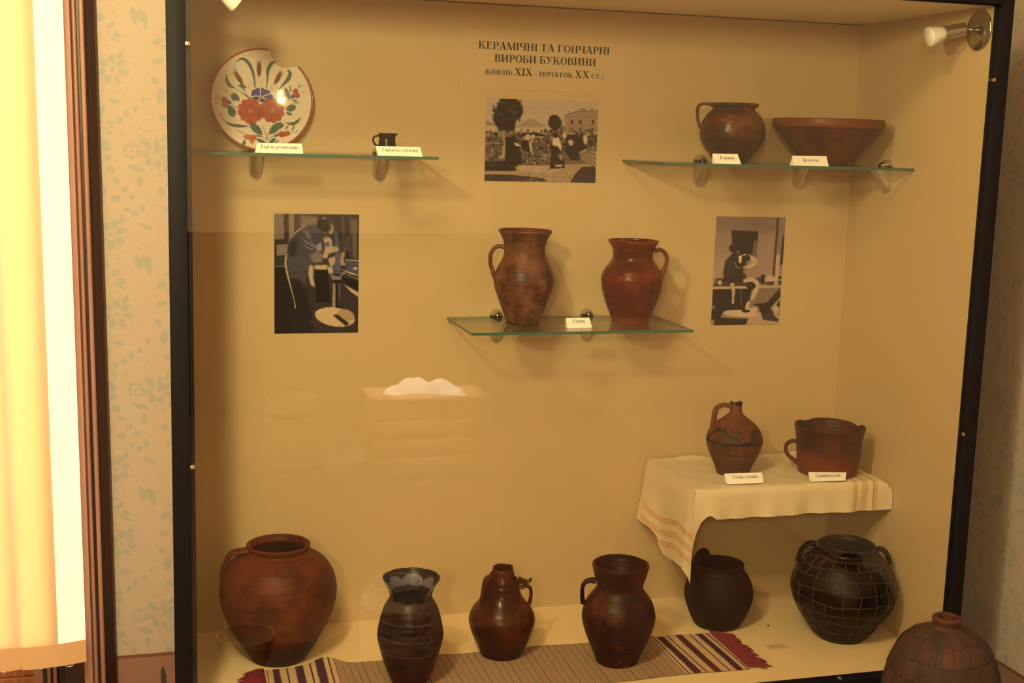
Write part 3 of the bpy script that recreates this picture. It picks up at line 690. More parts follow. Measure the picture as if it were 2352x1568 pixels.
def text_polys(runs):
    """runs: (string, size) pairs on one line; returns polygons and total width"""
    out = []; x = 0.0
    for s, k in runs:
        for c in s:
            if c == ' ': x += 0.30 * k; continue
            g, wd = glyph(c)
            for p in g: out.append([(x + a * k, b * k) for a, b in p])
            x += (wd + 0.02) * k
    return out, x
def lettering(lines, parent, name='lettering'):
    """lines: (runs, origin, ux, uz, width or None): origin = left end of baseline; ux,uz unit vectors; cap = metres"""
    b = MB(); lift = 0
    for runs, org, ux, uz, cap, width in lines:
        P, W_ = text_polys(runs); kx = width / W_ if width else cap
        nrm = Vector(ux).cross(Vector(uz)); O = Vector(org)
        for p in P:
            lift = (lift + 1) % 5
            b.add([O + Vector(ux) * (x * kx) + Vector(uz) * (y * cap) + nrm * (0.0003 + lift * 0.00002) for x, y in p], [tuple(range(len(p)))])
    return b.build(name, INK, parent)

# title sheet on the back panel
tsheet = thing('title_sheet', 'printed title sheet on the back panel of the case', 'sign', (0.885, 2.8995, 1.795))
MB().box(-0.20, 0.205, -0.0006, 0, -0.065, 0.068).build('paper', simple('title_paper', (189, 145, 78), 0.75), tsheet)
def tl(runs, x0, x1, z, cap): return (runs, (x0 - 0.885, -0.0008, z - 1.795), (1, 0, 0), (0, 0, 1), cap, x1 - x0)
lettering([tl([('КЕРАМІЧНІ ТА ГОНЧАРНІ', 1)], 0.7274, 1.0476, 1.8194, 0.0168),
           tl([('ВИРОБИ БУКОВИНИ', 1)], 0.7663, 1.0154, 1.7915, 0.0168),
           tl([('(КІНЕЦЬ ', .66), ('ХІХ', 1), (' – ПОЧАТОК ', .66), ('ХХ', 1), (' СТ.)', .66)], 0.7421, 1.0347, 1.7625, 0.0165)], tsheet)

# name cards
def card(label, bl, br, tl_, tr, text, tw=0.66, cap=0.0074, oy=0.44):
    base = (Vector(bl) + Vector(br)) / 2; dy = max(0.003, (tl_[1] + tr[1] - bl[1] - br[1]) / 2) * 2
    t = thing('name_card', label, 'card', base, 0, 'name cards of the exhibits')
    V = [Vector(p) - base for p in (bl, br, tr, tl_)]; bk = [Vector((V[1].x, V[1].y + dy + .002, V[1].z)), Vector((V[0].x, V[0].y + dy + .002, V[0].z))]
    obj('folded_card', V + bk, [(0, 1, 2, 3), (1, 4, 2), (0, 3, 5), (3, 2, 4, 5), (0, 5, 4, 1)], PAPER, t)
    ux = (V[1] - V[0]); W_ = ux.length; ux.normalize(); uz = ((V[3] - V[0]) + (V[2] - V[1])) / 2; Hh = uz.length; uz = (uz - ux * uz.dot(ux)).normalized()
    o = V[0] + ux * (W_ * (1 - tw) / 2) + uz * (Hh * oy)
    lettering([([(text, 1)], o, ux, uz, cap, W_ * tw)], t)
    return t
card('folded card leaning before the painted plate', (0.205, 2.66, TS), (0.302, 2.66, TS), (0.209, 2.667, 1.5945), (0.300, 2.667, 1.5955), 'Таріль розписний', .78)
card('folded card in front of the tiny black jug', (0.457, 2.66, TS), (0.552, 2.66, TS), (0.453, 2.667, 1.5945), (0.548, 2.667, 1.5945), 'Горнятко для кави', .80)
card('short folded card in front of the brown handled pot', (1.222, 2.66, TS), (1.287, 2.66, TS), (1.218, 2.667, 1.597), (1.280, 2.667, 1.5975), 'Горщик', .56)
card('folded card in front of the wide red bowl', (1.412, 2.65, TS), (1.503, 2.65, TS), (1.4125, 2.657, 1.597), (1.499, 2.657, 1.598), 'Друшляк', .48)
card('small folded card between the two tall jugs', (0.899, 2.695, TM), (0.958, 2.698, TM), (0.896, 2.703, 1.2215), (0.954, 2.706, 1.2215), 'Гличик', .5, .0084, .5)
card('folded card on the white cloth by the wine jug', (1.283, 2.627, ZB + .0045), (1.375, 2.626, ZB + .0045), (1.276, 2.635, .8605), (1.372, 2.634, .8595), 'Глечик для вина', .70, .0084, .48)
card('folded card on the white cloth before the wide clay mug', (1.4925, 2.616, ZB + .0045), (1.5805, 2.610, ZB + .0045), (1.486, 2.620, .859), (1.584, 2.614, .8555), 'Глиняний кухоль', .72, .0084, .45)

# ------------------------------------------------------------------ old photographs pinned to the back panel
def mono(v, tint=(1, .80, .53)): return tuple(v * t for t in tint)
cvA = Canvas(250, 180, (176, 138, 88), [(322, 678), (1383, 715), (1352, 1485), (303, 1462)])
D1, D2, D3 = (40, 29, 19), (66, 50, 33), (96, 74, 47); L1, L2, L3 = (150, 115, 70), (176, 138, 84), (200, 160, 104)
c = cvA
c.poly([(290, 980), (1400, 1000), (1400, 1500), (290, 1500)], (98, 74, 46))
c.poly([(318, 890), (435, 938), (430, 1000), (310, 1000)], L2); c.poly([(318, 888), (440, 938), (318, 938)], (138, 104, 64))
c.poly([(590, 955), (740, 868), (905, 955)], (150, 114, 72)); c.poly([(595, 955), (910, 955), (910, 1000), (595, 1000)], L2)
c.poly([(1060, 832), (1180, 800), (1385, 792), (1385, 1015), (1060, 1015)], (146, 110, 70)); c.poly([(1060, 832), (1180, 800), (1385, 792), (1385, 800), (1180, 812), (1062, 845)], (120, 88, 54))
c.stroke([(1060, 938), (1380, 940)], 7, (116, 86, 52)); c.stroke([(1060, 856), (1380, 852)], 5, (116, 86, 52))
for x in (1130, 1212, 1330):
    c.poly([(x - 12, 885), (x + 12, 885), (x + 12, 925), (x - 12, 925)], D2); c.poly([(x - 14, 960), (x + 12, 960), (x + 12, 1010), (x - 14, 1010)], D3)
for x in (1212, 1235, 1258, 1322): c.poly([(x - 8, 776), (x + 8, 776), (x + 6, 796), (x - 6, 796)], D3)
c.poly([(455, 680), (605, 684), (655, 740), (668, 810), (640, 870), (600, 890), (588, 985), (440, 985), (400, 920), (382, 880), (400, 800), (430, 740)], D1, 1, 1)
for _ in range(60): c.ell(rnd.uniform(390, 650), rnd.uniform(690, 900), rnd.uniform(8, 24), rnd.uniform(8, 20), rnd.choice([D1, D2, (56, 44, 28)]), 0, .7)
c.ell(970, 915, 66, 62, D1, 0, 1, 1); c.ell(962, 868, 48, 30, D1); c.poly([(945, 960), (1000, 960), (990, 1010), (950, 1010)], D1); c.ell(1035, 970, 30, 28, D3)
for _ in range(420):
    x, y = rnd.uniform(310, 1360), rnd.uniform(985, 1180); v = rnd.choice([D1, D1, D2, D2, D3, L1, L2])
    c.ell(x, y, rnd.uniform(5, 20), rnd.uniform(6, 24), v, rnd.uniform(0, 3), .8)
c.stroke([(600, 990), (900, 1015)], 10, L2); c.poly([(640, 1020), (780, 1000), (860, 1020), (870, 1040), (650, 1045)], D1); c.poly([(770, 1040), (860, 1040), (860, 1060), (770, 1055)], L1)
for _ in range(260): c.ell(rnd.uniform(640, 940), rnd.uniform(1150, 1325), rnd.uniform(4, 15), rnd.uniform(4, 12), rnd.choice([D1, D1, D2, L1, L2, D3]), rnd.uniform(0, 3), .85)
c.poly([(430, 1000), (500, 985), (520, 1080), (490, 1250), (440, 1250), (470, 1120)], L1); c.stroke([(455, 1000), (480, 1130)], 8, D2); c.stroke([(495, 1000), (505, 1100)], 8, D2)
for _ in range(90): c.ell(rnd.uniform(312, 470), rnd.uniform(1040, 1290), rnd.uniform(6, 18), rnd.uniform(5, 14), rnd.choice([D2, D3, D1, L1]), rnd.uniform(0, 3), .8)
c.poly([(500, 1050), (590, 1040), (640, 1130), (660, 1330), (500, 1330)], D1); c.poly([(580, 1105), (612, 1105), (648, 1140), (600, 1130)], L3); c.poly([(640, 1090), (720, 1070), (745, 1180), (660, 1180)], D1)
c.poly([(720, 1090), (745, 1090), (755, 1190), (735, 1190)], L2); c.ell(712, 1050, 28, 30, L2); c.ell(760, 1045, 20, 24, L2)
c.poly([(290, 1330), (1400, 1300), (1400, 1500), (290, 1500)], (152, 112, 64)); c.poly([(305, 1275), (590, 1275), (600, 1370), (303, 1370)], D1)
c.poly([(303, 1400), (560, 1405), (860, 1440), (900, 1470), (303, 1465)], (58, 42, 27)); c.poly([(1230, 1330), (1360, 1330), (1352, 1485), (1110, 1485), (1160, 1400)], (56, 40, 26))
c.poly([(620, 1310), (900, 1330), (1060, 1350), (900, 1400), (640, 1370)], (168, 126, 74))
c.poly([(935, 1120), (1000, 1120), (1060, 1250), (1060, 1345), (920, 1350)], D1); c.poly([(950, 1062), (1005, 1050), (1030, 1130), (1025, 1185), (1000, 1140), (945, 1125)], L3); c.ell(975, 1030, 28, 26, D1); c.poly([(1000, 1215), (1030, 1208), (1050, 1240), (1042, 1272), (1015, 1260)], L1, .9, 1); c.poly([(970, 1310), (1040, 1310), (1035, 1330), (975, 1330)], L2)
c.poly([(1080, 1030), (1190, 1020), (1200, 1270), (1120, 1270), (1060, 1180)], D1); c.poly([(1092, 1082), (1120, 1070), (1148, 1092), (1140, 1125), (1112, 1132), (1098, 1110)], L3, .9, 1); c.poly([(1238, 1030), (1262, 1022), (1280, 1070), (1272, 1112), (1240, 1110), (1232, 1080)], L3, .9, 1); c.ell(1060, 1035, 20, 34, L2); c.poly([(1180, 1060), (1230, 1010), (1240, 1100), (1280, 1150), (1200, 1190)], D1)
c.poly([(1195, 1195), (1240, 1168), (1372, 1190), (1360, 1350), (1230, 1260)], (150, 112, 68))
for k in range(4): c.stroke([(1200 + 25 * k, 1200 - 6 * k), (1360, 1345 - 40 * k)], 8, D2, 1, 0, False)
for _ in range(120): c.ell(rnd.uniform(610, 1120), rnd.uniform(1340, 1480), rnd.uniform(6, 20), rnd.uniform(3, 7), rnd.choice([D2, D3, L1, L2]), 0, .45)
c.grain(0.08)
c.a = np.clip(c.a, 0, 235)

cvB = Canvas(180, 256, (52, 40, 29), [(158, 97), (1103, 118), (1080, 1445), (153, 1443)]); c = cvB
K, K2, K3 = (30, 23, 17), (44, 34, 24), (66, 53, 39); M1, M2, M3 = (92, 74, 53), (124, 98, 68), (172, 136, 88)
c.poly([(158, 97), (262, 97), (268, 385), (158, 385)], (118, 92, 60)); c.poly([(318, 105), (378, 105), (378, 440), (318, 450)], (128, 100, 64)); c.poly([(180, 450), (310, 440), (300, 560), (180, 570)], M2)
c.poly([(380, 110), (650, 115), (640, 240), (450, 260), (380, 280)], (70, 55, 38)); c.poly([(450, 120), (640, 140), (630, 240), (450, 280)], (120, 94, 62), 1, 2); c.stroke([(420, 110), (420, 300)], 40, K3)
for x in range(830, 1100, 24): c.stroke([(x, 120), (x + 6, 640)], rnd.uniform(10, 24), rnd.choice([K, K2, K3, (84, 66, 45)]), .8, 1)
c.poly([(1005, 170), (1085, 160), (1080, 620), (1030, 620)], (108, 86, 58), .8, 2); c.poly([(940, 380), (1000, 330), (1000, 520), (930, 540)], (88, 68, 44), .8, 2)
c.poly([(300, 520), (330, 400), (400, 300), (520, 228), (640, 225), (720, 290), (715, 400), (640, 470), (600, 640), (545, 740), (300, 760), (290, 620)], (68, 58, 49), 1, 1)
c.poly([(310, 470), (350, 390), (420, 400), (400, 560), (330, 600)], K2, .8, 2)
c.stroke([(345, 370), (420, 290), (520, 232)], [6, 16, 5], M3); c.poly([(480, 290), (530, 300), (570, 380), (520, 380)], (112, 100, 88), .8, 2)
for p in ([(440, 350), (520, 430), (600, 470)], [(460, 430), (540, 490), (610, 500)], [(530, 330), (570, 420), (620, 480)], [(500, 400), (570, 460), (640, 500)]): c.stroke(p, [3, 10, 4], (150, 124, 92), .9)
c.poly([(560, 560), (640, 520), (700, 560), (690, 650), (600, 660), (560, 610)], M2, .9, 2); c.poly([(620, 460), (680, 420), (690, 520), (630, 530)], (136, 116, 96), 1, 1)
c.ell(720, 232, 92, 72, K, .3); c.poly([(760, 180), (815, 240), (822, 300), (790, 350), (750, 330), (790, 260)], (142, 106, 64), 1, 1); c.ell(715, 155, 24, 12, M2); c.poly([(690, 320), (770, 300), (760, 350), (700, 380)], (92, 60, 44))
c.poly([(820, 310), (870, 320), (890, 500), (910, 660), (890, 770), (820, 760), (800, 690), (830, 560)], (82, 73, 66), 1, 2)
c.poly([(700, 380), (760, 360), (800, 400), (800, 470), (860, 480), (875, 520), (820, 540), (760, 560), (740, 610), (690, 600), (720, 480)], M3, .95, 1); c.poly([(750, 610), (830, 580), (830, 660), (780, 720)], M3, .9, 1); c.ell(745, 450, 26, 30, (94, 82, 70))
c.poly([(740, 690), (800, 710), (810, 770), (760, 780)], M3); c.poly([(600, 680), (745, 680), (742, 735), (600, 730)], M3, 1, 1)
c.poly([(545, 680), (590, 690), (585, 820), (608, 930), (560, 910), (530, 780)], M3, 1, 1)
c.poly([(300, 770), (520, 745), (530, 850), (520, 1000), (600, 1440), (380, 1440), (390, 1150), (340, 980)], (36, 28, 21)); c.poly([(320, 760), (510, 745), (520, 800), (510, 960), (440, 840), (330, 830)], (76, 62, 45), .9, 3)
c.poly([(600, 735), (745, 740), (780, 1100), (620, 1100)], (30, 23, 17)); c.poly([(158, 690), (290, 690), (300, 780), (390, 1150), (370, 1440), (153, 1443)], (33, 25, 18))
c.stroke([(290, 555), (280, 660), (300, 780), (340, 940), (375, 1080), (385, 1165)], [16, 24, 20, 12, 8, 16], M3); c.stroke([(160, 690), (270, 688)], 8, M2)
c.poly([(770, 770), (960, 765), (950, 785), (900, 800), (900, 850), (800, 850), (780, 800)], M2); c.poly([(790, 775), (900, 775), (880, 820), (810, 800)], (34, 42, 62)); c.poly([(805, 855), (900, 850), (900, 890), (800, 890)], K)
c.poly([(805, 880), (835, 900), (830, 1240), (795, 1250)], (136, 108, 66)); c.poly([(835, 900), (870, 900), (860, 1240), (830, 1240)], K); c.poly([(865, 890), (888, 890), (884, 1080), (868, 1080)], M1)
c.ell(825, 1268, 225, 106, (186, 143, 84), .18); c.poly([(600, 1205), (820, 1160), (800, 1240), (640, 1240)], (186, 143, 84)); c.ell(945, 1250, 95, 66, (160, 118, 68), .3); c.poly([(800, 1245), (850, 1240), (985, 1345), (945, 1370)], K, 1, 1)
c.poly([(950, 625), (1095, 630), (1095, 790), (945, 740)], (70, 66, 62)); c.stroke([(950, 625), (1095, 640)], 10, M3); c.poly([(905, 540), (945, 540), (925, 620), (950, 690), (900, 690), (885, 640)], (150, 112, 68)); c.ell(1055, 725, 28, 16, M3)
c.stroke([(915, 740), (1000, 775), (1095, 805)], [10, 20, 14], M3); c.stroke([(960, 790), (1095, 850)], 10, M2); c.poly([(925, 900), (975, 930), (1098, 1000), (1095, 1055), (1000, 985)], M3)
c.poly([(900, 820), (1098, 870), (1096, 980), (960, 910)], K); c.stroke([(545, 1315), (580, 1325)], 8, M2); c.stroke([(590, 1290), (640, 1330)], 6, M1)
for _ in range(90): c.ell(rnd.uniform(160, 1080), rnd.uniform(150, 1430), rnd.uniform(5, 26), rnd.uniform(4, 14), rnd.choice([K, K2, K3]), rnd.uniform(0, 3), .25)
c.grain(0.06)

cvC = Canvas(170, 250, (140, 106, 70), [(235, 130), (1078, 155), (992, 1445), (165, 1442)]); c = cvC
c.poly([(200, 120), (1100, 130), (1100, 330), (200, 320)], (118, 88, 58), .8, 8)
c.poly([(225, 600), (400, 600), (330, 880), (190, 880)], (168, 124, 84), .6, 8); c.poly([(740, 400), (960, 400), (920, 860), (740, 860)], (152, 112, 74), .6, 8)
c.poly([(415, 302), (742, 322), (736, 440), (690, 440), (672, 640), (430, 640)], (40, 30, 20), 1, 1); c.poly([(690, 430), (735, 440), (725, 640), (680, 640)], (104, 76, 48))
c.poly([(976, 160), (1000, 160), (940, 870), (915, 870)], (48, 32, 22), 1, 1); c.poly([(1000, 165), (1078, 160), (1060, 370), (1010, 600), (980, 600)], (126, 96, 66)); c.poly([(1045, 370), (1068, 370), (1038, 730), (1005, 730)], (44, 31, 22), 1, 1); c.poly([(960, 610), (1005, 610), (985, 970), (940, 970)], L2)
c.poly([(230, 880), (560, 890), (760, 880), (770, 985), (190, 985)], (60, 42, 27)); c.ell(272, 935, 26, 32, L2); c.ell(230, 930, 20, 22, D3); c.ell(800, 905, 34, 62, D1); c.ell(885, 908, 66, 56, (178, 138, 86)); c.poly([(840, 930), (940, 930), (920, 975), (830, 970)], D2); c.poly([(985, 870), (1025, 870), (1020, 970), (985, 970)], D1); c.poly([(985, 905), (1025, 905), (1022, 925), (985, 925)], L1)
c.poly([(190, 980), (1020, 980), (1020, 1002), (188, 1010)], L2); c.poly([(650, 1008), (1010, 1010), (930, 1130), (820, 1170), (650, 1180)], (124, 90, 58)); c.poly([(188, 1012), (620, 1012), (620, 1290), (175, 1290)], (34, 25, 17))
c.poly([(340, 680), (410, 600), (560, 580), (600, 700), (590, 900), (540, 940), (320, 930), (318, 800)], (40, 30, 21), 1, 1); c.poly([(350, 660), (430, 620), (450, 800), (350, 900)], (58, 44, 31), .8, 3); c.ell(455, 520, 70, 52, D1, 0, 1, 1); c.ell(470, 580, 40, 48, (46, 33, 23)); c.ell(497, 568, 14, 20, M2)
c.poly([(500, 620), (545, 600), (535, 700), (505, 700)], L3); c.stroke([(450, 680), (480, 750), (530, 765)], [6, 14, 5], L1); c.stroke([(560, 600), (640, 625), (705, 685), (640, 740), (555, 755)], [28, 42, 62, 50, 22], (180, 136, 88)); c.ell(605, 640, 40, 40, D1); c.ell(590, 800, 36, 44, L1, 0, .8, 2)
c.stroke([(560, 920), (660, 905), (725, 960), (700, 1060), (660, 1150)], [40, 60, 66, 58, 40], (182, 140, 90)); c.ell(650, 975, 60, 46, D1, .2); c.poly([(610, 1010), (660, 1010), (640, 1150), (560, 1150)], D1); c.stroke([(420, 940), (440, 1040), (435, 1120), (430, 1190)], [50, 44, 26, 30], (172, 132, 84)); c.stroke([(430, 1170), (520, 1130)], 34, L2)
c.poly([(450, 1090), (620, 1110), (600, 1260), (450, 1260)], (32, 24, 16)); c.stroke([(530, 1010), (530, 1210)], 12, D3)
c.poly([(640, 1310), (800, 1290), (990, 1340), (990, 1445), (580, 1445)], (170, 126, 80)); c.ell(525, 1308, 214, 42, (188, 146, 94), .06); c.stroke([(620, 1170), (605, 1260), (690, 1275), (700, 1240)], [34, 46, 60, 50], (186, 142, 94)); c.ell(590, 1280, 50, 18, D1)
c.poly([(1005, 1015), (1012, 1110), (890, 1250), (930, 1330), (780, 1320), (740, 1230), (650, 1200), (850, 1180)], D1, 1, 1); c.poly([(905, 1245), (1000, 1140), (1000, 1260), (960, 1330)], L2); c.poly([(960, 1220), (1000, 1150), (1000, 1250)], D1)
c.poly([(780, 1325), (900, 1310), (990, 1390), (980, 1415), (800, 1390)], (52, 38, 25)); c.poly([(205, 1350), (620, 1375), (590, 1442), (205, 1442)], D1, 1, 1); c.poly([(172, 1245), (320, 1280), (260, 1380), (168, 1375)], D1); c.ell(190, 1228, 22, 14, L1)
c.grain(0.05)
pk = 'old photographs on the back panel'
def print_(label, x0, x1, z0, z1, cv, nx, ny):
    cx, cz = (x0 + x1) / 2, (z0 + z1) / 2
    o = painted_slab('old_photograph', x0 - cx, x1 - cx, z0 - cz, z1 - cz, -0.0012, 0.001, cv, nx, ny, PAPERPRINT)
    o.location = (cx, 2.8998, cz); return tag(o, label, 'photograph', pk)
print_('brown print of a market square with a big tree', 0.7495, 1.0235, 1.5185, 1.7085, cvA, 250, 180)
print_('dark print of a stooping potter at his wheel', 0.265, 0.456, 1.1645, 1.4365, cvB, 180, 256)
print_('pale print of a seated man working before a dark doorway', 1.3445, 1.5325, 1.1705, 1.442, cvC, 170, 250)

# ------------------------------------------------------------------ painted plate
def plate():
    RP = 0.1108; rx, ry, cx, cyp = 505.0, 490.0, 647.0, 617.0
    cv = Canvas(300, 300, (214, 178, 116), [(cx - rx, cyp - ry), (cx + rx, cyp - ry), (cx + rx, cyp + ry), (cx - rx, cyp + ry)]); c = cv
    GR, GR2, RD, RD2, BL, BR, OL = (72, 84, 58), (98, 104, 68), (158, 66, 36), (134, 50, 30), (56, 52, 92), (112, 62, 26), (150, 128, 72)
    c.stroke([(590, 490), (575, 380), (540, 290), (490, 240), (440, 235), (400, 270)], [10, 22, 34, 30, 16, 4], GR); c.stroke([(395, 280), (380, 340)], 5, OL)
    c.stroke([(700, 500), (710, 400), (715, 320), (750, 260), (790, 245)], [8, 16, 34, 34, 14], GR); c.stroke([(800, 530), (860, 460), (915, 400), (930, 350), (905, 310)], [8, 20, 40, 34, 8], GR)
    c.stroke([(305, 380), (310, 440), (340, 485), (385, 505)], [6, 30, 34, 10], GR); c.stroke([(385, 505), (450, 540), (520, 590)], [8, 5, 10], GR2); c.stroke([(415, 485), (460, 490), (495, 540)], [10, 22, 6], GR); c.stroke([(450, 540), (500, 570), (545, 600)], [6, 24, 8], GR2)
    for (x, y, t) in ((628, 320, 0.0), (428, 410, -0.62), (810, 400, 0.5)):
        for k in range(-6, 7):
            for s_ in (-1, 1):
                bx, by = x + math.sin(t) * -k * 9, y + math.cos(t) * k * 9
                a = t + s_ * 0.55
                c.stroke([(bx, by), (bx + math.sin(a) * 48, by - math.cos(a) * 48)], [5, 1.5], (120, 88, 54), .9, 0, False)
        c.ell(x, y, 22, 66, BR, t); c.stroke([(x, y + 60), (x - math.sin(t) * 60, y + 130)], 5, OL)
        c.stroke([(x + math.sin(t) * 60, y - 60), (x + math.sin(t) * 120, y - 120)], [6, 1], (120, 88, 54), 1, 0, False)
    for p in ([(590, 500), (560, 450), (520, 420)], [(640, 490), (650, 430), (690, 400)], [(740, 500), (760, 460), (800, 440)], [(610, 480), (600, 430)], [(560, 520), (530, 490), (510, 440)], [(660, 470), (665, 410)], [(720, 520), (760, 500), (790, 480)]): c.stroke(p, [6, 5, 2], OL)
    c.poly([(545, 590), (560, 520), (600, 500), (610, 490), (640, 500), (660, 488), (690, 505), (735, 520), (740, 545), (765, 570), (760, 610), (700, 630), (640, 625), (580, 610)], BL)
    for p in ([(640, 490), (640, 575)], [(545, 585), (600, 570), (650, 580)], [(650, 580), (720, 550), (770, 545)], [(650, 580), (620, 610), (600, 630)], [(655, 585), (690, 595), (720, 615)]): c.stroke(p, [12, 9, 8], (214, 178, 116))
    c.ell(652, 578, 14, 12, (166, 108, 40))
    def flower(x, y, r, n, ph):
        for k in range(n):
            t = ph + 2 * PI * k / n; c.ell(x + r * .62 * math.cos(t), y + r * .62 * math.sin(t), r * .40, r * .30, RD if k % 2 else (166, 76, 42), t)
        c.ell(x, y, r * .6, r * .6, RD); 
        for k in range(n): 
            t = ph + 2 * PI * (k + .5) / n; c.stroke([(x + r * .25 * math.cos(t), y + r * .25 * math.sin(t)), (x + r * .9 * math.cos(t), y + r * .9 * math.sin(t))], [3, 5], RD2, .7, 0, False)
        c.ell(x, y, r * .16, r * .16, (176, 100, 44))
    flower(540, 720, 126, 11, 0.1); flower(755, 708, 122, 11, 0.3)
    c.poly([(600, 690), (640, 670), (690, 690), (680, 770), (640, 780), (600, 750)], RD2, .6, 3)
    for (x, y, a, b, t) in ((400, 590, 52, 26, .9), (370, 600, 40, 18, 1.1), (355, 735, 56, 40, 1.2), (340, 700, 40, 24, .4), (850, 570, 58, 28, 1.5), (905, 540, 62, 22, 1.2), (935, 500, 40, 10, 1.4), (940, 680, 54, 34, -.3), (920, 735, 34, 14, .3), (980, 610, 32, 12, .2), (470, 480, 40, 14, .5),
                           (590, 890, 85, 38, .75), (780, 880, 88, 36, -.75), (840, 860, 40, 16, -.8), (640, 1015, 56, 20, .45), (745, 1010, 50, 18, -.7), (790, 1015, 30, 10, -.7), (615, 962, 34, 10, 0.1), (790, 950, 32, 14, -.4), (465, 1040, 40, 16, -1.2), (955, 880, 34, 9, -1.1), (895, 870, 32, 8, -.9)):
        c.leaf(x, y, a, b, GR if b > 12 else GR2, t)
    for p in ([(275, 820), (340, 860), (430, 870), (520, 868)], [(885, 825), (950, 835), (1000, 810), (1035, 770)]): c.stroke(p, [4, 26, 34, 6] if p[0][0] < 500 else [6, 34, 26, 3], GR)
    for p in ([(380, 890), (430, 925), (490, 940)], [(245, 750), (260, 800), (290, 830)], [(940, 920), (985, 915), (1010, 890)], [(690, 1040), (690, 950), (650, 850)], [(690, 1000), (720, 930), (760, 890)], [(690, 1000), (640, 960), (580, 955)], [(700, 1000), (760, 960), (820, 940)], [(350, 660), (400, 690), (430, 720)], [(870, 620), (920, 600), (960, 570)],
              [(180, 620), (220, 615), (250, 630)], [(190, 680), (200, 660), (225, 650)], [(190, 590), (215, 590), (240, 610)], [(1000, 500), (1020, 470), (1020, 440)], [(1030, 525), (1060, 525), (1080, 530)], [(1000, 480), (1040, 470), (1070, 465)], [(950, 630), (1000, 635), (1030, 625)], [(280, 535), (310, 540), (330, 570)], [(870, 1010), (840, 1035), (800, 1040)]): c.stroke(p, [3, 8, 4], GR2)
    c.ell(285, 625, 34, 30, RD); c.ell(290, 672, 32, 26, RD); c.ell(330, 645, 24, 18, BL, .4); c.ell(985, 525, 26, 34, RD); c.ell(1000, 560, 28, 26, RD); c.ell(955, 570, 20, 22, BL, .4)
    c.ell(505, 975, 40, 28, (176, 92, 50)); c.ell(560, 980, 32, 30, (166, 80, 44)); c.ell(545, 1015, 22, 26, (176, 92, 50)); c.ell(845, 940, 38, 30, RD); c.ell(895, 930, 32, 26, (160, 70, 40), -.3)
    # the break in the rim
    brk = np.array([(722, 120), (727, 148), (745, 190), (785, 245), (812, 272), (840, 289), (870, 295), (905, 296), (950, 288), (1010, 280)], float)
    bu = np.c_[(brk[:, 0] - cx) / rx, -(brk[:, 1] - cyp) / ry]
    nt_, nr_ = 360, 96
    V, C, F = [], [], []
    th = np.linspace(0, 2 * PI, nt_, endpoint=False); rm = np.ones(nt_); broken = np.zeros(nt_, bool)
    for k, t in enumerate(th):
        d = np.array([math.cos(t), math.sin(t)])
        for a, b in zip(bu, bu[1:]):
            e = b - a; det = d[0] * -e[1] + d[1] * e[0]
            if abs(det) < 1e-9: continue
            s_ = (a[0] * -e[1] + a[1] * e[0]) / det; q = (d[0] * a[1] - d[1] * a[0]) / det
            if 0 <= q <= 1 and s_ > 0 and s_ < rm[k]: rm[k] = s_; broken[k] = True
    depth = lambda r: 0.024 * (1 - np.clip(r, 0, 1) ** 2)
    for j in range(nr_ + 1):
        r = (j / nr_) * rm
        for k in range(nt_): V.append((RP * r[k] * math.cos(th[k]), float(depth(r[k])), RP * r[k] * math.sin(th[k])))
        col = cv.sample((r * np.cos(th) + 1) / 2, (1 - r * np.sin(th)) / 2)
        col[(r > 0.968) & ~broken, :3] = alb((150, 62, 36)); col[broken & (j >= nr_), :3] = alb((84, 52, 30))
        C += list(col)
    nf = len(V)
    for j in range(nr_):
        for k in range(nt_):
            k1 = (k + 1) % nt_; F.append((j * nt_ + k, j * nt_ + k1, (j + 1) * nt_ + k1, (j + 1) * nt_ + k))
    back = 8
    for j in range(back + 1):
        r = (1 - j / back) * rm
        for k in range(nt_): V.append((RP * r[k] * math.cos(th[k]), float(depth(r[k])) + 0.0045 + (0.003 if 2 < j < 5 else 0), RP * r[k] * math.sin(th[k]))); C.append(tuple(alb((200, 165, 108))) + (1,))
    for k in range(nt_):
        k1 = (k + 1) % nt_; F.append((nr_ * nt_ + k, nr_ * nt_ + k1, nf + k1, nf + k))
    for j in range(back):
        for k in range(nt_):
            k1 = (k + 1) % nt_; F.append((nf + j * nt_ + k, nf + j * nt_ + k1, nf + (j + 1) * nt_ + k1, nf + (j + 1) * nt_ + k))
    a = math.radians(6.0); Rm = Matrix.Rotation(-a, 4, 'X')
    V = [Rm @ Vector((x, y, z + RP)) for x, y, z in V]
    o = obj('painted_plate', V, F, GLAZED, None, True, C); o.location = (0.2360, 2.856, TS + 0.0006)
    return tag(o, 'white plate painted with red flowers, its rim chipped, leaning upright', 'plate')
plate()

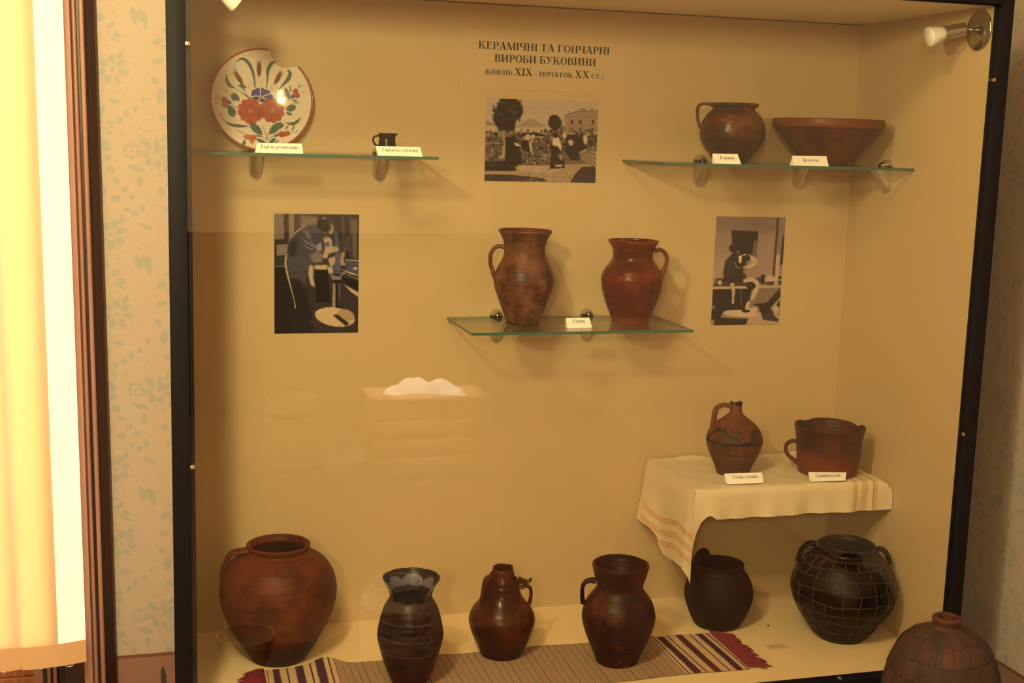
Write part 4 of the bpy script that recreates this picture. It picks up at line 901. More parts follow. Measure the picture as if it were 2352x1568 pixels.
# ------------------------------------------------------------------ pots
class Prof:
    def __init__(s, rows, thick, n=120, base_in=0.006):
        rows = sorted([(z, r) for r, z in rows]); z0 = rows[0][0]
        P = [(r, z - z0) for z, r in rows]
        O = crom(P, n); O[:, 1] = np.maximum.accumulate(np.clip(O[:, 1], 0, None) + np.arange(n) * 1e-7)
        s.O = O; d = np.r_[0, np.cumsum(np.hypot(*np.diff(O, axis=0).T))]; s.s = d / d[-1]
        s.thick = thick; s.top = O[-1, 1]; s.base_in = base_in
    def r(s, z): return np.interp(z, s.O[:, 1], s.O[:, 0])
    def at(s, q): return np.interp(q, s.s, s.O[:, 0]), np.interp(q, s.s, s.O[:, 1])
def pot_body(P, mat, parent, name='body', seg=120, color=None, zmax=None, wob=0.004, seed=0):
    th = -PI / 2 + 2 * PI * np.arange(seg) / seg                      # index 0 faces the camera side (-y)
    rg = random.Random(seed); a1, a2, p1, p2 = rg.uniform(.4, 1), rg.uniform(.2, .6), rg.uniform(0, 6), rg.uniform(0, 6)
    wobble = 1 + wob * (a1 * np.sin(2 * th + p1) + a2 * np.sin(3 * th + p2))
    rel = (th + PI / 2 + PI) % (2 * PI) - PI
    smax = np.ones(seg) if zmax is None else np.array([float(np.interp(min(zmax(float(t)), P.top), P.O[:, 1], P.s)) for t in rel])
    V, C = [], []
    def ringv(r, z, inner):
        for k in range(seg):
            rr = float(r[k]) * wobble[k]
            V.append((rr * math.cos(th[k]), rr * math.sin(th[k]), float(z[k])))
            q = color(float(rel[k]), float(r[k]), float(z[k]), inner) if color else None
            C.append((0, 0, 0, 0) if q is None else tuple(alb(q) * np.array([0.58, 0.46, 0.38])) + (1,))
    one = np.ones(seg); rings = 0
    ringv(one * 0.0005, one * 0.0, False); rings += 1
    n = len(P.O)
    for i in range(n):
        r, z = P.at(P.s[i] * smax); ringv(r, z, False); rings += 1
    r, z = P.at(smax); t = P.thick
    ringv(r - t * 0.35, z + t * 0.22, True); ringv(r - t * 0.75, z + t * 0.18, True); rings += 2
    ni = 100
    for i in range(ni):
        q = smax * (1 - i / ni); r, z = P.at(q)
        ringv(np.maximum(r - t, 0.002), np.maximum(z, P.base_in), True); rings += 1
    ringv(one * 0.0005, one * P.base_in, True); rings += 1
    F = []
    for j in range(rings - 1):
        for k in range(seg):
            k1 = (k + 1) % seg; F.append((j * seg + k, j * seg + k1, (j + 1) * seg + k1, (j + 1) * seg + k))
    return obj(name, V, F, mat, parent, True, C)
def handle(parent, pts, rad, mat, flat=1.6, name='handle', y=0.0, seg=12):
    """pts: (sideways, up) or (sideways, depth, up) in the pot's own frame"""
    P = crom([(p[0], y, p[1]) if len(p) == 2 else p for p in pts], 5 * len(pts))
    R = np.interp(np.linspace(0, 1, len(P)), np.linspace(0, 1, len(rad)), rad) if isinstance(rad, (list, tuple)) else np.ones(len(P)) * rad
    b = MB().tube(P, [float(q) for q in R], seg, flat, (0, -1, 0))
    return obj(name, b.v, b.f, mat, parent, True, [(0, 0, 0, 0)] * len(b.v))
def pot(name, label, cat, X, Y, Z, group=None):
    return thing(name, label, cat, (X, Y, Z), math.atan2(-X, Y), group)

# upper right shelf
M_TR = clay('olive_brown_glaze', (92, 54, 20), (124, 76, 28), (106, 60, 22), 10, 0.28, (62, 33, 15), 0.072, 0.035, spot=(70, 34, 14), spot_scale=24, spot_t=.66)
t = pot('clay_pot', 'round brown glazed one-handled pot on the upper right shelf', 'pot', 1.300, 2.742, TS)
P = Prof([(.0372, 0), (.0438, .0086), (.0536, .0218), (.0663, .0376), (.0738, .0533), (.0759, .0691), (.0739, .0848), (.0697, .0979), (.0615, .111), (.0510, .1215), (.0492, .1243), (.0505, .127), (.0560, .130), (.0578, .1335), (.0570, .1361)], .005)
pot_body(P, M_TR, t, seed=1)
handle(t, [(-.054, .1335), (-.0650, .1345), (-.0745, .1335), (-.0815, .127), (-.0832, .114), (-.081, .098), (-.0775, .0865), (-.069, .075)], [.0042, .0034, .0034, .0040, .0036, .0036, .004, .005], M_TR, 2.0)
M_BOWL = clay('red_bowl_clay', (82, 36, 17), (94, 42, 19), (104, 50, 22), 9, 0.42, spot=(52, 24, 14), spot_scale=60, spot_t=.66, rings=.1)
t = pot('wide_bowl', 'wide reddish-brown bowl with straight flaring sides on the upper right shelf', 'bowl', 1.553, 2.753, TS)
P = Prof([(.0500, 0), (.0516, .0012), (.0635, .0114), (.0857, .0384), (.1088, .0654), (.1237, .0838), (.1292, .0872), (.1308, .0924), (.1309, .1000), (.1300, .1072)], .007)
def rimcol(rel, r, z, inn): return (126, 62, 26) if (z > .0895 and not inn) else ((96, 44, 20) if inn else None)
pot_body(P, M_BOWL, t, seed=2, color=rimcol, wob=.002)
# tiny jug
M_CUP = clay('black_glaze', (26, 20, 17), (34, 27, 22), None, 14, 0.16, rings=.06)
t = pot('tiny_jug', 'tiny black glazed jug behind its card on the upper left shelf', 'jug', 0.487, 2.722, TS)
P = Prof([(.0150, 0), (.0160, .002), (.0178, .007), (.0189, .016), (.0184, .0244), (.0175, .0328), (.0176, .039), (.0185, .0425), (.0192, .0455)], .0022)
b = pot_body(P, M_CUP, t, seed=3, seg=64)
for q in b.data.vertices:
    if q.co.z > .036 and q.co.x > .008: q.co.x += .0042 * ((q.co.z - .036) / .0095) ** 1.5 * max(0, q.co.x / .019) ** 4
handle(t, [(-.0165, .0405), (-.0240, .0395), (-.0290, .0352), (-.0296, .0298), (-.0268, .0236), (-.0222, .0195), (-.0168, .018)], .0022, M_CUP, 1.5)

# middle shelf
M_JL = clay('mottled_clay', (108, 68, 40), (124, 79, 45), (136, 94, 58), 24, 0.4, spot=(66, 36, 20), spot_scale=13, spot_t=.64, rings=.12)
t = pot('tall_jug', 'tall mottled greyish-brown jug, handle at its left', 'jug', 0.8155, 2.772, TM)
P = Prof([(.0375, 0), (.0388, .0015), (.0393, .0040), (.0380, .0066), (.0421, .0154), (.0522, .042), (.0619, .0684), (.0668, .0816), (.0692, .0974), (.0682, .1079), (.0643, .121), (.0582, .1341), (.0515, .1472), (.0474, .1603), (.0469, .1734), (.0486, .1864), (.0539, .1995), (.0590, .2080), (.0610, .2110), (.0606, .2145)], .0048)
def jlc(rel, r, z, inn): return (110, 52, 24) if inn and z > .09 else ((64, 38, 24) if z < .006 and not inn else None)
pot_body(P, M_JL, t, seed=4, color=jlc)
handle(t, [(-.0440, .1742), (-.0565, .1765), (-.0690, .1715), (-.0772, .1575), (-.0776, .1385), (-.0735, .1225), (-.0685, .1112), (-.0610, .098)], [.0062, .0048, .0046, .0046, .0046, .0048, .006, .007], M_JL, 1.7)
M_JR = clay('orange_red_glaze', (116, 42, 15), (134, 52, 18), (146, 74, 30), 9, 0.3, (92, 30, 14), .084, .03, spot=(160, 104, 66), spot_scale=22, spot_t=.7, tilt=-.25)
t = pot('tall_jug', 'tall glossy orange-red jug, handle at its right', 'jug', 1.081, 2.778, TM)
P = Prof([(.0440, 0), (.0450, .003), (.0453, .0063), (.0498, .02), (.0581, .039), (.066, .0608), (.0707, .0797), (.0727, .0986), (.0715, .1094), (.0641, .1255), (.0540, .139), (.0478, .1498), (.0472, .1606), (.0499, .1739), (.0572, .186), (.0597, .1893), (.0596, .1920)], .0045)
def jrc(rel, r, z, inn): return (124, 54, 22) if (not inn and z < .016) else None
pot_body(P, M_JR, t, seed=5, color=jrc)
handle(t, [(.0490, .1691), (.0614, .1722), (.0722, .1672), (.0780, .1568), (.0786, .1447), (.0750, .1311), (.0705, .1189), (.0640, .1070)], [.0062, .0048, .0046, .0046, .0046, .0048, .006, .007], M_JR, 1.7)

# cloth-covered shelf
ZT = ZB + 0.0035
M_W = clay('wine_jug_clay', (112, 62, 30), (126, 72, 36), (132, 82, 44), 14, 0.55, (92, 58, 34), .05, .02, spot=(74, 44, 28), spot_scale=26, spot_t=.68)
t = pot('wine_jug', 'narrow-necked brown jug with black painted bands on the white cloth', 'jug', 1.3445, 2.732, ZT)
P = Prof([(.0392, 0), (.0401, .0031), (.0443, .0156), (.0527, .0343), (.0608, .0529), (.0662, .0700), (.0677, .0807), (.0657, .093), (.0588, .1084), (.0446, .1236), (.0325, .1329), (.0190, .1438), (.0147, .1516), (.0139, .1608), (.0141, .1680), (.0150, .1700), (.0148, .1735)], .003)
def wcol(rel, r, z, inn):
    if inn: return (50, 30, 20)
    dk = (30, 25, 20)
    if .0785 < z < .0845 + .001 * math.sin(5 * rel): return dk
    if .0862 < z < .0875: return (70, 48, 32)
    if .1665 < z < .1735 and abs(math.sin(rel * 1.7 + .6)) > .45: return dk
    for i in range(7):
        c0 = -PI + i * 2 * PI / 7 + .35; d = (rel - c0 + PI) % (2 * PI) - PI
        if abs(d) < .40:
            zc = .099 + .012 * math.cos((d + .4) / .8 * PI) * (1 if i % 2 else -1) + .004 * math.sin(d * 9)
            if abs(z - zc) < .0026 + .0022 * math.cos(d * 3.6): return dk
            zc2 = .112 + .003 * math.sin(d * 8 + i)
            if abs(z - zc2) < .0016 and d > -.1: return (54, 42, 30)
    if .0545 < z < .0555 or .0600 < z < .0607: return (78, 48, 30)
    return None
def wz(rel): return .1735 - .004 * max(0, math.sin(rel * 2 + 1))
pot_body(P, M_W, t, seed=6, color=wcol, zmax=wz, seg=180)
handle(t, [(-.008, .1595), (-.0209, .1640), (-.0345, .1630), (-.0455, .1555), (-.0500, .1419), (-.0515, .1248), (-.0535, .1090), (-.0560, .0950)], [.0058, .0056, .0056, .0062, .0066, .0066, .0066, .006], M_W, 1.5)
M_MUG = clay('mug_clay', (84, 38, 18), (98, 46, 22), (108, 54, 26), 10, 0.45, (126, 62, 24), .046, .03, spot=(60, 28, 16), spot_scale=22, spot_t=.7, tilt=.12)
t = pot('wide_mug', 'wide clay mug with a worn wavy rim at the right end of the white cloth', 'mug', 1.5810, 2.698, ZT)
P = Prof([(.0690, 0), (.0712, .002), (.0738, .0162), (.0766, .0475), (.079, .0787), (.0808, .0942), (.0836, .1066), (.0852, .1125), (.0850, .1155)], .0048)
def mz(rel):
    return .1155 - .0045 * math.exp(-((abs(rel) - 2.35) / .22) ** 2) * (1 if rel < 0 else .6) - .005 * math.exp(-((rel - 2.2) / .14) ** 2) - .0012 * (1 + math.sin(rel * 5 + 1)) * .5
pot_body(P, M_MUG, t, seed=7, zmax=mz)
handle(t, [(-.0770, .0695), (-.0905, .0682), (-.0995, .0605), (-.1020, .0491), (-.0980, .0368), (-.0880, .0265), (-.0720, .0160)], [.005, .0046, .0046, .0046, .0046, .005, .006], M_MUG, 1.8)

# floor of the case
M_BIG = clay('big_pot_clay', (98, 42, 16), (114, 52, 19), (120, 58, 24), 8, 0.5, (56, 25, 14), .062, .04, spot=(70, 34, 18), spot_scale=16, spot_t=.68, tilt=-.22, rings=.1, ringscale=60)
t = pot('large_pot', 'large round rust-brown pot at the lower left corner of the case', 'pot', 0.2575, 2.724, ZF + .0004)
P = Prof([(.0575, 0), (.0611, .0036), (.0689, .0156), (.0841, .0396), (.0977, .0634), (.1099, .0873), (.1194, .1111), (.1257, .1348), (.1277, .1585), (.1269, .1703), (.1216, .1938), (.1083, .2173), (.0955, .229), (.0800, .2395), (.0690, .2450), (.0655, .2485), (.0662, .2530), (.0686, .2580), (.0694, .2625)], .0065)
def bigc(rel, r, z, inn):
    if inn: return None
    if abs(z - .150 - .0012 * math.sin(rel * 3)) < .0009: return (74, 34, 16)
    if abs(z - .187) < .0007: return (82, 38, 17)
    w_ = abs(rel + .08 - .06 * math.sin(z * 160)) * r
    if .118 < z < .156 and w_ < .0012: return (62, 30, 16)
    if abs(z - .158 + .004 * math.sin(rel * 22)) < .0014 and -.35 < rel < .0: return (62, 30, 16)
    return None
pot_body(P, M_BIG, t, seed=8, color=bigc, seg=200)
handle(t, [(-.062, .2520), (-.0761, .2495), (-.0920, .2480), (-.1045, .2410), (-.1125, .2262), (-.1180, .2080), (-.1200, .1912), (-.1180, .1760)], [.008, .0070, .0062, .0062, .0062, .0066, .007, .008], M_BIG, 2.2, y=-.004)
M_DK = clay('dark_vase_clay', (46, 28, 20), (70, 42, 28), (58, 42, 32), 9, 0.38, (56, 28, 18), .035, .04, rings=.14, ringscale=70, spot=(92, 44, 20), spot_scale=12, spot_t=.69)
t = pot('broken_vase', 'dark flared vase with broken lip and pale scallops, front row second from left', 'vase', 0.5135, 2.518, ZF + .003)
P = Prof([(.0345, 0), (.037, .0062), (.0471, .0289), (.0541, .0481), (.0600, .0673), (.0652, .0864), (.0694, .1055), (.0698, .1169), (.0671, .134), (.0628, .153), (.0570, .1719), (.0500, .1850), (.0452, .1927), (.0448, .2021), (.0500, .2191), (.0585, .2322), (.0606, .2378)], .0035)
def dkc(rel, r, z, inn):
    g = (118, 108, 96)
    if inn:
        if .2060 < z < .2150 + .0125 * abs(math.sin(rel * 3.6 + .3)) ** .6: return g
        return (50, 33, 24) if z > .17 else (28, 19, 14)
    for zz, h_, c_ in ((.178, .0012, (84, 66, 56)), (.1515, .0014, (86, 68, 58)), (.1315, .0010, (76, 58, 50)), (.119, .0018, (80, 64, 56)), (.084, .0014, (92, 74, 66)), (.1655, .0008, (66, 48, 40))):
        if abs(z - zz - .0012 * math.sin(rel * 2 + zz * 90)) < h_: return c_
    return None
def dkz(rel):
    a = abs(rel + .12)
    return .1935 + (.0450) * min(1, max(0, (a - .95) / .55)) ** .8 + .0015 * math.sin(rel * 9)
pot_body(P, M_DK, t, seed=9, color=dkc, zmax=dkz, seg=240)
M_TW = clay('red_brown_glaze', (80, 33, 15), (92, 40, 17), (100, 48, 20), 9, 0.3, (58, 25, 15), .05, .06, rings=.07, ringscale=80)
t = pot('two_handled_jug', 'small red-brown jug with broken neck and two handles on the runner', 'jug', 0.748, 2.638, ZF + .003)
P = Prof([(.0462, 0), (.0480, .002), (.0504, .0092), (.0596, .0296), (.0682, .05), (.0742, .0703), (.0755, .0805), (.0739, .0906), (.0700, .1008), (.0641, .1109), (.0520, .1252), (.0440, .1373), (.0395, .1494), (.0385, .1575), (.0392, .1615), (.0372, .1650), (.0345, .1760), (.0312, .1856), (.0283, .2016)], .0048)
def twz(rel):
    b_ = .2016 + .0012 * math.sin(rel * 6)
    if -2.2 < rel < -.95: b_ = .187
    if .9 < rel < 2.3: b_ = .176
    return b_
pot_body(P, M_TW, t, seed=10, zmax=twz, seg=160)
handle(t, [(-.028, -.012, .1815), (-.0345, -.014, .1815), (-.0395, -.015, .1760), (-.0420, -.016, .1640), (-.0440, -.018, .148), (-.0462, -.020, .1318), (-.0475, -.022, .1200)], [.006, .0056, .0052, .005, .005, .0056, .006], M_TW, 2.2)
handle(t, [(.0400, .1570), (.0530, .1605), (.0612, .1565), (.0640, .1451), (.0632, .131), (.0605, .1200), (.0560, .1120)], [.005, .0042, .0040, .0040, .0040, .0046, .006], M_TW, 1.8)
handle(t, [(.0345, .1745), (.0460, .1715), (.0545, .1705), (.0605, .1735), (.0625, .1785)], [.008, .0055, .0042, .0038, .0032], M_TW, 1.6, 'broken_handle')
M_JD = clay('dark_red_clay', (50, 24, 16), (68, 31, 17), (98, 42, 18), 13, 0.42, spot=(46, 28, 22), spot_scale=20, spot_t=.58, rings=.08)
t = pot('tall_jug', 'dark red jug with flared mouth standing on the runner', 'jug', 0.993, 2.545, ZF + .003)
P = Prof([(.0470, 0), (.0484, .003), (.0493, .007), (.0559, .0246), (.0657, .0465), (.0744, .0683), (.0806, .0901), (.0825, .1053), (.0814, .1161), (.0765, .1335), (.0695, .1465), (.0580, .1617), (.0522, .1724), (.0534, .1854), (.0575, .1984), (.0624, .2180), (.0636, .2235), (.0632, .2272)], .0048)
pot_body(P, M_JD, t, seed=11, zmax=lambda r: .2272 - .001 * math.sin(r * 3 + 1))
handle(t, [(-.0540, .1840), (-.0665, .1838), (-.0765, .1792), (-.0822, .1695), (-.0832, .1563), (-.0824, .1412), (-.0800, .1300)], [.007, .0056, .0052, .0048, .0046, .005, .006], M_JD, 1.8)
M_BK = clay('black_smoked_clay', (26, 18, 14), (34, 24, 18), (40, 29, 20), 10, 0.7, spot=(46, 32, 22), spot_scale=14, spot_t=.7)
t = pot('black_pot', 'matt black pot behind the fringe of the runner', 'pot', 1.314, 2.708, ZF + .0004)
P = Prof([(.0525, 0), (.0543, .002), (.0609, .0107), (.0678, .0248), (.0771, .0484), (.0825, .0673), (.0834, .0813), (.0815, .0954), (.0755, .1141), (.0660, .1300), (.0595, .1380), (.0565, .1440), (.0570, .1510), (.0576, .1550)], .0058)
pot_body(P, M_BK, t, seed=12)
handle(t, [(-.030, .034, .146), (-.033, .040, .158), (-.040, .045, .165), (-.049, .048, .160), (-.057, .049, .146), (-.064, .048, .128), (-.066, .046, .112)], [.009, .0085, .0085, .0085, .0085, .0085, .0085], M_BK, 1.5)

def netting(P, parent, zs, ncol, wire, mat, jit, rng, stagger=True, seg=96, drop=1.0):
    b = MB()
    zl = []
    for z in zs:
        ph = [rng.uniform(0, 6) for _ in range(3)]
        zl.append(lambda t, z=z, ph=ph: z + jit * (.5 * math.sin(2 * t + ph[0]) + .35 * math.sin(5 * t + ph[1]) + .2 * math.sin(9 * t + ph[2])))
        pts = []
        for k in range(seg + 1):
            t = 2 * PI * k / seg; zz = zl[-1](t); r = float(P.r(zz)) + wire * .3
            pts.append((r * math.cos(t), r * math.sin(t), zz))
        b.tube(pts, wire, 5)
    for i in range(len(zs) - 1):
        n = ncol[i] if isinstance(ncol, list) else ncol
        for k in range(n):
            if rng.random() > drop: continue
            t0 = 2 * PI * (k + (.5 * (i % 2) if stagger else 0) + rng.uniform(-.16, .16)) / n; t1 = t0 + rng.uniform(-.05, .05); pts = []
            for j in range(7):
                f = j / 6; t = t0 + (t1 - t0) * f; zz = zl[i](t) * (1 - f) + zl[i + 1](t) * f; r = float(P.r(zz)) + wire * .3
                pts.append((r * math.cos(t), r * math.sin(t), zz))
            b.tube(pts, wire, 5)
    return b.build('wire_netting', mat, parent, True)
M_LT = clay('black_glazed_pot', (28, 21, 17), (38, 28, 21), (48, 36, 26), 12, 0.32, (44, 34, 25), .07, .1, spot=(62, 44, 28), spot_scale=18, spot_t=.68)
NET = simple('rusty_wire', (66, 48, 30), 0.8, spec=.15)
t = pot('netted_pot', 'large dark round pot wrapped in wire netting under the cloth shelf', 'pot', 1.5765, 2.578, ZF + .0004)
P = Prof([(.0560, 0), (.0576, .002), (.0633, .0083), (.0834, .0362), (.1021, .0639), (.1165, .0912), (.1221, .1128), (.1225, .129), (.1198, .1451), (.1085, .1717), (.0930, .1935), (.0800, .2040), (.0700, .2110), (.0668, .2160), (.0672, .2220), (.0688, .2270), (.0684, .2300)], .0065)
pot_body(P, M_LT, t, seed=13, zmax=lambda r: .23 - .002 * (1 + math.sin(r * 2 - 1)))
handle(t, [(-.0715, .010, .2165), (-.080, .010, .2185), (-.0925, .010, .213), (-.1035, .008, .199), (-.1085, .006, .184), (-.1110, .004, .172)], [.006, .006, .006, .006, .006, .005], M_LT, 2.2)
handle(t, [(.0655, .036, .2080), (.077, .040, .2130), (.090, .042, .2070), (.0985, .042, .193), (.1030, .042, .178)], [.006, .006, .006, .006, .005], M_LT, 2.0)
netting(P, t, [.012, .036, .062, .088, .114, .141, .167, .189, .205], [20, 20, 20, 20, 20, 20, 20, 20], .0013, NET, .005, random.Random(4), False, drop=.93)

# jar standing in front of the case, at the right wall
M_JAR = clay('tile_brown_clay', (74, 44, 27), (90, 56, 34), (102, 64, 36), 12, 0.6, spot=(112, 66, 30), spot_scale=9, spot_t=.66)
t = pot('netted_jar', 'narrow-mouthed brown clay jar bound in a wire net before the right corner', 'jar', 1.573, 2.168, .26)
P = Prof([(.070, 0), (.074, .004), (.088, .06), (.104, .13), (.117, .19), (.1205, .225), (.1179, .2623), (.1157, .277), (.110, .3008), (.1015, .3247), (.0881, .3484), (.0779, .3603), (.0613, .3715), (.0447, .3782), (.0330, .3822), (.0285, .3860), (.0275, .3905), (.0285, .3955), (.0296, .4000), (.0296, .4030), (.0285, .4055)], .0125, 90)
cellr = random.Random(9); cells = {}
jz = [.03, .075, .12, .165, .208, .252, .292, .333, .368, .3845]
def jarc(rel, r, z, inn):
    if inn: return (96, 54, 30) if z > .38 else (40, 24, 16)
    if z > .3845: return (98, 62, 38)
    i = int(np.searchsorted(jz, z)); n = 18
    k = int(((rel / (2 * PI)) * n + .5 * (i % 2)) % n)
    if (i, k) not in cells: cells[(i, k)] = cellr.uniform(.86, 1.12)
    f = cells[(i, k)]; hot = 1.15 if (i in (8,) and abs(rel) < .5 and k % 2 == 0) else 1.0
    return (84 * f * hot, 58 * f, 40 * f)
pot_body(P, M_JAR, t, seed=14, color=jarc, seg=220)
netting(P, t, jz[:-1], 16, .0011, simple('dark_wire', (44, 26, 18), .7), .004, random.Random(12))
pl = MB(); pl.bbox(-.15, .15, -.15, .15, .235, .26, .004).bbox(-.13, .13, -.13, .13, 0, .235, .004)
o = shade_auto(pl.build('wooden_plinth', WOOD_DARK)); o.location = (1.573, 2.168, 0); tag(o, 'low dark wooden plinth carrying the netted jar before the case', 'plinth')

# ------------------------------------------------------------------ white cloth over the wooden shelf
o = shade_auto(MB().bbox(-.250, .215, -.14, .14, -.02, 0, .002).build('wooden_shelf', WOOD_DARK)); o.location = (1.452, 2.758, ZB - .0006)
tag(o, 'dark wooden wall shelf under the white striped cloth', 'shelf')
def towel():
    X0, X1, Y0, Y1 = 1.190, 1.7075, 2.8935, 2.612
    W_, STR = (210, 169, 100), (182, 122, 50)
    def stripe(d):
        for c0 in (.048, .0755, .103):
            for k in (-1, 0, 1):
                if abs(d - c0 - k * .0052) < .0012: return True
        return False
    V, C, F = [], [], []
    nx, nv = 180, 90
    def zbot(x):
        q = x - X0
        if q < .043: return float(np.interp(q, [0, .003, .008, .02, .034, .043], [.640, .69, .722, .755, .770, .7715]))
        return float(np.interp(q, [.043, .055, .075, .12, .2, .34, .5, .53], [.7715, .7625, .7605, .7595, .7610, .7615, .7595, .762]))
    for i in range(nx):
        x = X0 + (X1 - X0) * (i / (nx - 1)) ** 1.0
        e = max(0, (x - (X1 - .034)) / .034)                             # right end sags over the edge of the board
        for j in range(nv):
            f = j / (nv - 1)
            if f < .5:
                y = Y0 + (Y1 - Y0) * (f / .5); z = ZB + .0012 + .0008 * math.sin(x * 60 + y * 20) * math.sin(y * 45)
                d = min(1, (Y0 - y) / .02)
                if f > .46: z -= .0012 * ((f - .46) / .04) ** 2
                z += .004 * math.exp(-((y - 2.885) / .01) ** 2) * (1 + math.sin(x * 40))
                z -= .022 * e * e
            else:
                g = (f - .5) / .5; zb = zbot(x); z = ZB - .001 - (ZB - .001 - zb) * g - .022 * e * e * (1 - g)
                y = Y1 - .0035 - .0045 * math.sin(min(1, g * 4) * PI / 2) + .004 * math.sin(x * 38 + 1.5) * g + .003 * math.sin(x * 90) * g * g
            V.append((x, y, z)); C.append(tuple(alb(STR if stripe(X1 - x - .006 * 0) else W_)) + (1,))
    F += [(i * nv + j, (i + 1) * nv + j, (i + 1) * nv + j + 1, i * nv + j + 1) for i in range(nx - 1) for j in range(nv - 1)]
    # flap hanging over the left end
    n0 = len(V); ny, nd = 110, 110
    for i in range(ny):
        f = i / (ny - 1); y = Y0 + (Y1 - .0078 - Y0) * f
        zb = float(np.interp(y, [2.604, 2.612, 2.635, 2.68, 2.72, 2.76, 2.785, 2.80, 2.83, 2.8935], [.608, .622, .640, .640, .632, .627, .640, .664, .676, .684]))
        for j in range(nd):
            g = j / (nd - 1); z = ZB + .0012 - (ZB + .0012 - zb) * g
            x = X0 - (.004 * math.sin(min(1, g * 5) * PI / 2) + .010 * g * math.sin((y - 2.6) * 26 + .5) * (1 - .5 * f)) * min(1, (1 - f) * 12) - .012 * g * g * (1 - f)
            dd = (ZB - z) + .012 * math.sin((y - 2.6) * 24) + .02 * (y - 2.75)
            st = False
            for c0 in (.112, .142, .170):
                for k in (-1, 0, 1):
                    if abs(dd - c0 - k * .0052) < .0012 and y < 2.87: st = True
            V.append((x, y, z)); C.append(tuple(alb((190, 116, 52) if st else W_)) + (1,))
    F += [(n0 + i * nd + j, n0 + i * nd + j + 1, n0 + (i + 1) * nd + j + 1, n0 + (i + 1) * nd + j) for i in range(ny - 1) for j in range(nd - 1)]
    o = obj('striped_cloth', V, F, WOVEN, None, True, C)
    tag(o, 'white woven cloth with thin orange stripes draped over the lower right shelf', 'cloth')
towel()

# ------------------------------------------------------------------ woven runner on the case floor
def runner():
    t = thing('woven_runner', 'striped woven runner with red fringed ends along the case floor', 'runner', (.74, 2.55, ZF))
    nx, ny = 620, 60; V, C = [], []
    MR, NV, OR_, DK, BG, GY = (74, 26, 20), (44, 28, 32), (146, 84, 36), (88, 62, 34), (148, 108, 58), (190, 142, 78)
    x0, x1 = .216, 1.272
    ends = [(.007, .0016, MR), (.0275, .0075, NV), (.052, .0018, MR), (.080, .0085, MR), (.106, .0018, MR), (.127, .0085, NV), (.148, .0016, MR)]
    def col(x, v):
        for side, d in (('l', x - x0), ('r', x1 - x)):
            for p, hw, c_ in ends:
                p2 = p * (1.0 if side == 'r' else .96); e = hw + (.0012 if hw > .005 and int(v * 46) % 2 else 0)
                if abs(d - p2) < e:
                    if hw > .005: return (92, 36, 24) if (int(v * 46 + d * 300) % 3 == 0) else (c_ if side == 'r' else (52, 32, 36))
                    return c_
            if d < .155: return GY if (int(v * 90) % 2) else (186, 136, 78)
        k = (x - x0 - .155) / .0158; f = k - math.floor(k)
        if f < .11: return [DK, OR_, (96, 84, 48), (120, 70, 36)][int(k) % 4]
        return BG if (int(k * 9 + v * 60) % 2) else (160, 114, 66)
    for j in range(ny):
        v = j / (ny - 1)
        for i in range(nx):
            x = x0 + (x1 - x0) * i / (nx - 1)
            yf = 2.657 + .010 * math.exp(-((x - .355) / .05) ** 2) * 0 + .004 * math.sin(x * 24) - .006 * math.exp(-((x - 1.145) / .012) ** 2)
            yn = 2.443 + .004 * math.sin(x * 18 + 1) - .006 * math.exp(-((x - 1.02) / .1) ** 2)
            z = .0018 + .0006 * (1 + math.sin(x * 50 + v * 4)) + .016 * math.exp(-((x - .355) / .035) ** 2) * v ** 2 + .003 * math.exp(-((x - 1.115) / .02) ** 2) * v
            xx = x + .006 * (v - .5) * math.sin(x * 9)
            V.append((xx - .74, yn + (yf - yn) * v - 2.55, z)); C.append(tuple(alb(col(x, v))) + (1,))
    obj('woven_band', V, grid_faces(nx, ny), WOVEN, t, True, C)
    RED = simple('red_yarn', (112, 22, 26), .95)
    for sgn, xe in ((-1, x0), (1, x1)):
        b = MB(); rg = random.Random(21 + sgn)
        for k in range(64):
            v = (k + rg.uniform(-.4, .4)) / 63; y = 2.446 + .208 * v; ln = rg.uniform(.040, .056) * (1.0 if sgn > 0 else 1.1); a = rg.uniform(-.35, .3) - .25 * v - (.3 if v > .85 else 0)
            pts = []
            for i in range(6):
                f = i / 5; pts.append((xe - .74 + sgn * (ln * f * math.cos(a) - .002), y - 2.55 + ln * f * math.sin(a) + .003 * math.sin(f * 5 + k), .0035 + .003 * math.sin(f * PI) + rg.uniform(0, .0015)))
            b.tube(pts, [.0018, .0021, .0021, .0022, .0021, .0012], 5)
        b.build('fringe', RED, t, True)
runner()
sl = thing('paper_slip', 'small printed paper slip lying flat on the floor of the case', 'paper', (1.393, 2.546, ZF + .0002))
MB().box(-.026, .026, -.012, .014, 0, .0005).build('paper', simple('slip_paper', (196, 152, 84), .8), sl)
lettering([([('Тиква', 1), (' ', 1), ('для', 1)], (-.018, -.002, .0006), (1, .0, 0), (0, 1, 0), .006, .036)], sl)
o = MB().lathe([(.0004, 0), (.0022, .0004), (.0028, .0014), (.0012, .0026), (.0003, .003)], 10, Matrix.Scale(1.6, 4, (1, .3, 0))).build('clay_crumb', BLACK, None, True); o.location = (1.433, 2.669, ZF)
tag(o, 'tiny dark crumb on the case floor beside the netted pot', 'crumb')
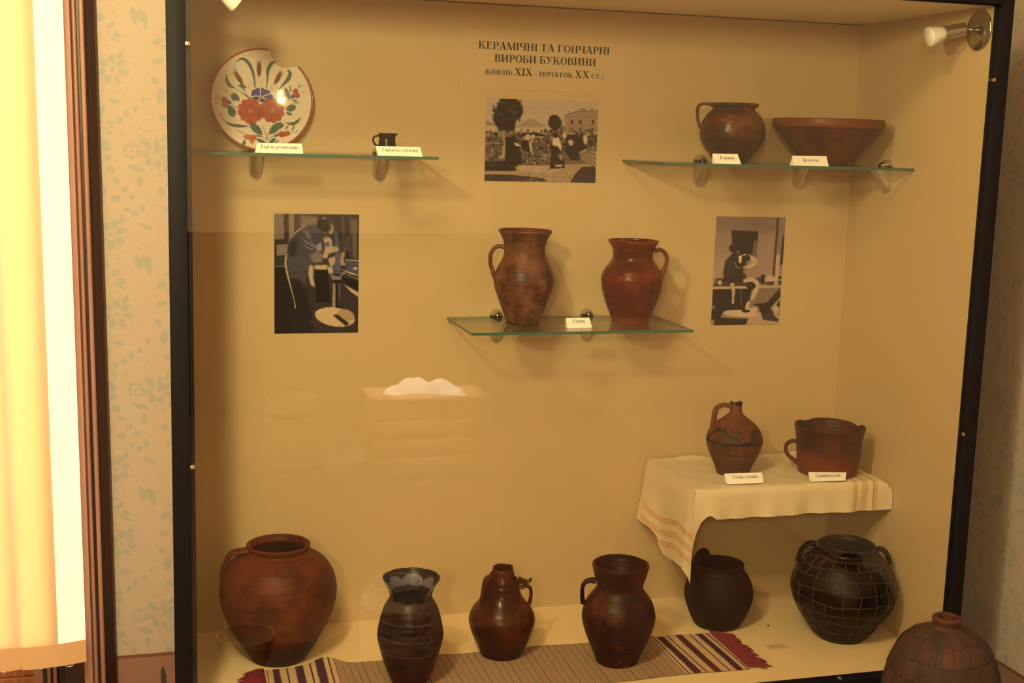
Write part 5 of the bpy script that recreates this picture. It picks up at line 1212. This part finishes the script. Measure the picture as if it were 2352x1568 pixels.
# ------------------------------------------------------------------ what the front glass mirrors: things behind the camera
def planks(b, x0, x1, y0, y1, z0, z1, n):
    for k in range(n):
        a = z0 + (z1 - z0) * k / n; b.bbox(x0, x1, y0, y1, a + .002, z0 + (z1 - z0) * (k + 1) / n - .002, .004)
t = thing('wooden_chest', 'low planked chest mirrored in the glass, white cloth on it', 'chest', (1.25, -1.02, 0))
b = MB(); planks(b, -.27, .27, -.26, .0, .03, .385, 4); shade_auto(b.build('box', simple('chest_wood', (176, 122, 66), .6, var=.2, scale=14, stretch=(.6, 6, 6)), t))
shade_auto(MB().bbox(-.285, .285, -.275, .015, .385, .405, .005).build('lid', simple('chest_lid_wood', (168, 116, 62), .6, var=.2, scale=14, stretch=(.6, 6, 6)), t))
V = []; nn = 60
for j in range(30):
    for i in range(nn):
        u, v = i / (nn - 1), j / 29; h_ = max(0, math.sin(PI * u)) ** .5 * max(0, math.sin(PI * v)) ** .5
        V.append((-.19 + .36 * u + .02 * math.sin(v * 7), -.08 + .16 * v - .03 * math.sin(u * 5), .001 + h_ * (.045 + .018 * math.sin(u * 17 + v * 4) + .012 * math.sin(v * 19 + u * 9))))
o = obj('crumpled_cloth', V, grid_faces(nn, 30), simple('white_linen', (0.85, 0.83, 0.80), .9, raw=True), None, True); o.location = (1.25, -1.14, .4055)
tag(o, 'crumpled white cloth mirrored in the glass on top of the chest', 'cloth')
t = thing('wooden_tub', 'pale stave tub mirrored in the glass left of the chest', 'tub', (.62, -1.15, 0))
Pt = Prof([(.12, 0), (.13, .1), (.135, .2), (.13, .3), (.12, .40)], .015, 40)
pot_body(Pt, simple('tub_wood', (172, 120, 66), .6, var=.25, scale=20, stretch=(8, 8, .5)), t, 'staves', 64)
for z in (.07, .33): MB().lathe([(float(Pt.r(z)) - .002, z - .012), (float(Pt.r(z)) + .004, z - .012), (float(Pt.r(z)) + .004, z + .012), (float(Pt.r(z)) - .002, z + .012)], 48).build('hoop', simple('hoop_iron', (60, 50, 40), .5, metal=.6), t, True)

o = shade_auto(MB().bbox(-.62, .62, -.17, .17, .31, .335, .004).bbox(-.58, -.54, -.15, .15, 0, .31, .003).bbox(.54, .58, -.15, .15, 0, .31, .003).build('low_bench', WOOD_DARK)); o.location = (.62, 1.78, 0)
tag(o, 'low dark bench before the case, its pottery mirrored at the bottom of the glass', 'bench')
WG = simple('mirrored_white_glaze', (232, 205, 150), .12)
t = thing('glazed_bowl', 'small brown bowl with a white inside mirrored in the glass over the large pot', 'bowl', (.20, 1.80, .3355))
P = Prof([(.035, 0), (.04, .01), (.055, .05), (.066, .085), (.07, .105)], .005); pot_body(P, M_TR, t, seed=20, color=lambda rel, r, z, inn: (232, 205, 150) if inn else None)
t = thing('ribbed_pot', 'pale ribbed pot mirrored in the glass left of the broken vase', 'pot', (.565, 1.77, .3355))
P = Prof([(.06, 0), (.075, .02)] + [(.085 + .006 * (k % 2), .035 + .013 * k) for k in range(10)] + [(.07, .18), (.065, .2)], .005, 120); pot_body(P, WG, t, seed=21)
t = thing('glossy_bowl', 'round brown glossy bowl mirrored in the glass left of the tall dark red jug', 'bowl', (.975, 1.78, .3355))
P = Prof([(.035, 0), (.05, .02), (.07, .08), (.075, .13), (.06, .19), (.05, .21)], .005); pot_body(P, M_TR, t, seed=22)
